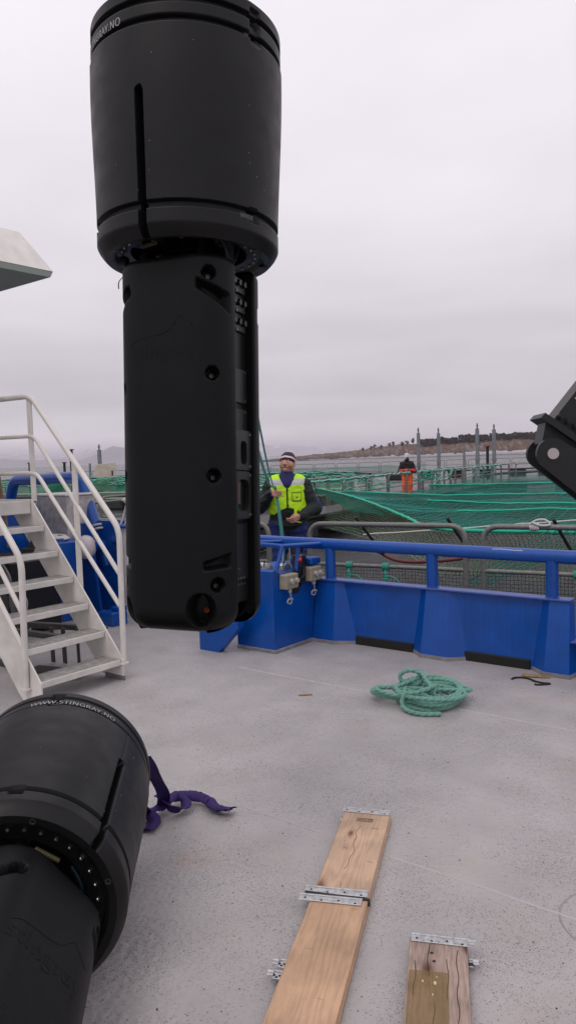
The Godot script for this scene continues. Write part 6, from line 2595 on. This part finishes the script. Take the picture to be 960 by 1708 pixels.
func boards() -> void:
	var fresh := mat("fresh_board", Color(1.0, 0.97, 0.95), 0.72, 0.0, "wood", 1.0, "grain_bump", 0.15)
	fresh.uv1_offset = Vector3(0.22, 0.3, 0.31)
	var second := mat("fresh_board_second", Color(0.98, 0.92, 0.87), 0.72, 0.0, "wood", 1.0, "grain_bump", 0.15)
	second.uv1_offset = Vector3(0.37, 0.1, 0.55)
	var old := mat("grey_board", Color(1.0, 0.98, 0.98), 0.78, 0.0, "wood_old", 1.0, "grain_bump", 0.25)
	var ink := mat("stamp_ink", Color(0.40, 0.29, 0.23), 0.8)
	var crack := mat("crack_dark", Color(0.26, 0.17, 0.12), 0.9)
	var t := thing("folded_pallet_collar", "long fresh wooden pallet collar folded flat, with zinc hinges at its middle", "pallet collar", Vector3(0.32, 0, -3.345), -0.255)
	var top := plank(t, 0.0, 0.685, 0.204, fresh)
	plank(t, 0.697, 1.75, 0.206, second, 0.0225)
	bracket_strip(t, -0.115, 0.100, 0.045, 0.012, -0.02)
	bracket_strip(t, -0.135, 0.098, 0.0455, 0.665, 0.03, 0.0)
	bracket_strip(t, -0.145, 0.085, 0.0465, 0.722, 0.03, 0.0)
	bracket_strip(t, -0.128, -0.098, 0.030, 1.075, 0.0, -0.02)
	bracket_strip(t, -0.132, -0.098, 0.026, 1.125, 0.0, -0.02)
	var b := MB.new()
	b.cyl(Vector3(-0.13, 0.049, 0.694), Vector3(0.108, 0.046, 0.694), 0.005, 0.005, 8)
	b.tube(PackedVector3Array([Vector3(0.085, 0.047, 0.69), Vector3(0.108, 0.045, 0.695), Vector3(0.108, 0.025, 0.70)]), 0.005, 7)
	part("hinge_pin", b.mesh(), mats["nail_dark"], t)
	b = MB.new()
	b.cyl(Vector3(-0.116, 0.015, 0.06), Vector3(-0.100, 0.015, 0.06), 0.012, 0.010, 10)
	part("hinge_knuckle", b.mesh(), mats["zinc_plate"], t)
	# a long drying crack, and the stamp burnt near the far end
	b = MB.new()
	for seg in [[0.14, 0.52], [0.60, 0.68], [0.72, 0.86], [0.98, 1.10], [1.16, 1.55]]:
		var p := PackedVector3Array()
		var z: float = seg[0]
		while z < seg[1]:
			p.append(Vector3(-0.012 + 0.006 * sin(z * 21.0) + 0.004 * sin(z * 57.0), 0.0425, z))
			z += 0.02
		if p.size() > 1:
			b.tube(p, 0.0010, 4, false, PackedFloat32Array(), 0, 0.0, 0.4)
	for q in [[0.04, 0.155, 0.03], [-0.05, 0.34, 0.02], [0.06, 0.43, 0.025], [0.05, 0.755, 0.035], [-0.06, 1.0, 0.03], [0.03, 1.22, 0.02]]:
		b.tube(PackedVector3Array([Vector3(q[0], 0.0427, q[1]), Vector3(q[0] + q[2], 0.0427, q[1] + 0.004)]), 0.0012, 4, false, PackedFloat32Array(), 0, 0.0, 0.4)
	part("drying_crack", b.mesh(), crack, t)
	b = MB.new()
	for q in [[0.0, -0.0135, 0.074, 0.0016], [0.0, 0.0135, 0.074, 0.0016]]:
		b.box(Vector3(q[0], 0.0434, 0.09 + q[1]), Vector3(q[2], 0.0008, q[3]), 0.0)
	for x in [-0.0365, 0.008, 0.0365]:
		b.box(Vector3(x, 0.0434, 0.09), Vector3(0.0016, 0.0008, 0.0254), 0.0)
	# illegible figures in the stamp's two rows: short strokes
	var r := RandomNumberGenerator.new()
	r.seed = 5
	for k in 14:
		var x := -0.030 + 0.0045 * (k % 8) if k < 8 else 0.014 + 0.0035 * (k - 8)
		b.box(Vector3(x, 0.0434, 0.085 + r.randf_range(-0.003, 0.003)), Vector3(0.0024, 0.0008, r.randf_range(0.005, 0.009)), 0.0)
		b.box(Vector3(x, 0.0434, 0.0965), Vector3(0.0018, 0.0008, r.randf_range(0.003, 0.006)), 0.0)
	part("stamp", b.mesh(), ink, top)
	# the weathered one
	t = thing("weathered_pallet_collar", "short weathered grey pallet collar with a brown stain, nearest the bottom right", "pallet collar", Vector3(0.4535, 0, -2.416), -0.204)
	plank(t, 0.0, 0.80, 0.188, old)
	bracket_strip(t, -0.088, 0.096, 0.0452, 0.010, -0.03, 0.024)
	bracket_strip(t, 0.096, 0.110, 0.020, 0.075, 0.0, 0.018)
	b = MB.new()
	for k in 3:
		b.box(Vector3(-0.05 + 0.052 * k, 0.0475, 0.008), Vector3(0.006, 0.006, 0.030), 0.001)
	part("strip_rib", b.mesh(), mats["zinc_plate"], t)
	b = MB.new()
	b.box(Vector3(-0.028, 0.0432, 0.285), Vector3(0.122, 0.001, 0.24), 0.0004)
	part("brown_stain", b.mesh(), mat_alpha("stain_brown", Color(0.58, 0.47, 0.27, 0.28)), t)
	b = MB.new()
	for q in [[-0.045, 0.215, 0.006], [-0.003, 0.19, 0.004], [-0.008, 0.218, 0.009], [-0.014, 0.27, 0.005]]:
		b.ball(Vector3(q[0], 0.044, q[1]), Vector3(q[2] * 0.6, 0.003, q[2]), 8, 5)
	part("wax_drop", b.mesh(), mat("wax_pale", Color(0.82, 0.74, 0.52), 0.25), t)
	b = MB.new()
	for q in [Vector2(-0.02, 0.075), Vector2(-0.012, 0.115)]:
		b.ball(Vector3(q.x, 0.0432, q.y), Vector3(0.006, 0.002, 0.006), 8, 4)
	part("nail_head", b.mesh(), mats["nail_dark"], t)
	b = MB.new()
	for q in [[-0.03, 0.03, 0.19], [0.03, 0.10, 0.28], [0.06, 0.05, 0.40], [-0.07, 0.12, 0.30], [-0.01, 0.30, 0.42]]:
		var p := PackedVector3Array()
		var z: float = q[1]
		while z < q[2]:
			p.append(Vector3(q[0] + 0.003 * sin(z * 43.0), 0.0432, z))
			z += 0.02
		b.tube(p, 0.0012, 4, false, PackedFloat32Array(), 0, 0.0, 0.4)
	part("drying_crack", b.mesh(), crack, t)

func litter() -> void:
	var b := MB.new()
	b.box(Vector3.ZERO, Vector3(0.15, 0.018, 0.035), 0.006, Basis(Vector3.UP, -0.35))
	b.prism(PackedVector2Array([Vector2(0.06, -0.02), Vector2(0.13, -0.004), Vector2(0.07, 0.016)]), Vector3(0, -0.006, 0), Vector3(0.94, 0, 0.34), Vector3(0.34, 0, -0.94), Vector3(0, 0.012, 0))
	single("wood_splinter", b.mesh(), mat("splinter", Color(0.66, 0.53, 0.36), 0.7, 0.0, "mottle", 5.0), "pale wood splinter on the deck at the foot of the right-hand buttress", "wood chip", Vector3(1.745, 0.010, -5.45))
	b = MB.new()
	b.tube(smooth_path(PackedVector3Array([Vector3(-0.02, 0.004, 0.0), Vector3(0.02, 0.005, -0.03), Vector3(0.09, 0.004, -0.01), Vector3(0.13, 0.004, 0.08)]), 0.01), 0.0065, 6)
	single("black_offcut", b.mesh(), mats["black_rubber"], "left one of two bent black cable-tie offcuts on the deck near the splinter", "offcut", Vector3(1.60, 0.003, -5.40))
	b = MB.new()
	b.tube(smooth_path(PackedVector3Array([Vector3(0.0, 0.004, -0.06), Vector3(0.05, 0.004, 0.0), Vector3(0.10, 0.004, 0.03), Vector3(0.02, 0.004, 0.045), Vector3(-0.01, 0.004, 0.03)]), 0.01), 0.0065, 6)
	single("black_offcut", b.mesh(), mats["black_rubber"], "right one of two bent black cable-tie offcuts, hooked at its end", "offcut", Vector3(1.71, 0.003, -5.29))
	b = MB.new()
	b.prism(PackedVector2Array([Vector2(-0.05, 0.0), Vector2(-0.02, -0.012), Vector2(0.05, -0.004), Vector2(0.05, 0.008), Vector2(0.0, 0.012)]), Vector3(0, 0.002, 0), Vector3.RIGHT, Vector3(0, 0, -1), Vector3(0, 0.005, 0))
	single("dry_leaf", b.mesh(), mat("leaf_tan", Color(0.56, 0.45, 0.29), 0.8), "tan leaf lying alone in the middle of the deck", "leaf", Vector3(0.08, 0.0, -5.19))
	# crumbs of dirt and rust flakes
	b = MB.new()
	var r := RandomNumberGenerator.new()
	r.seed = 77
	for k in 260:
		var u := r.randf_range(-4.0, 1.6)
		var w := r.randf_range(1.2, 5.2)
		var s := r.randf_range(0.0012, 0.0034)
		b.ball(ship(u, s * 0.4, w), Vector3(s, s * 0.6, s * r.randf_range(0.6, 2.2)), 5, 3)
	var o := single("deck_crumbs", b.mesh(), mat("crumb_dark", Color(0.13, 0.10, 0.09), 0.9), "dark crumbs of dirt scattered over the grey deck", "dirt")
	o.set_meta("kind", "stuff")
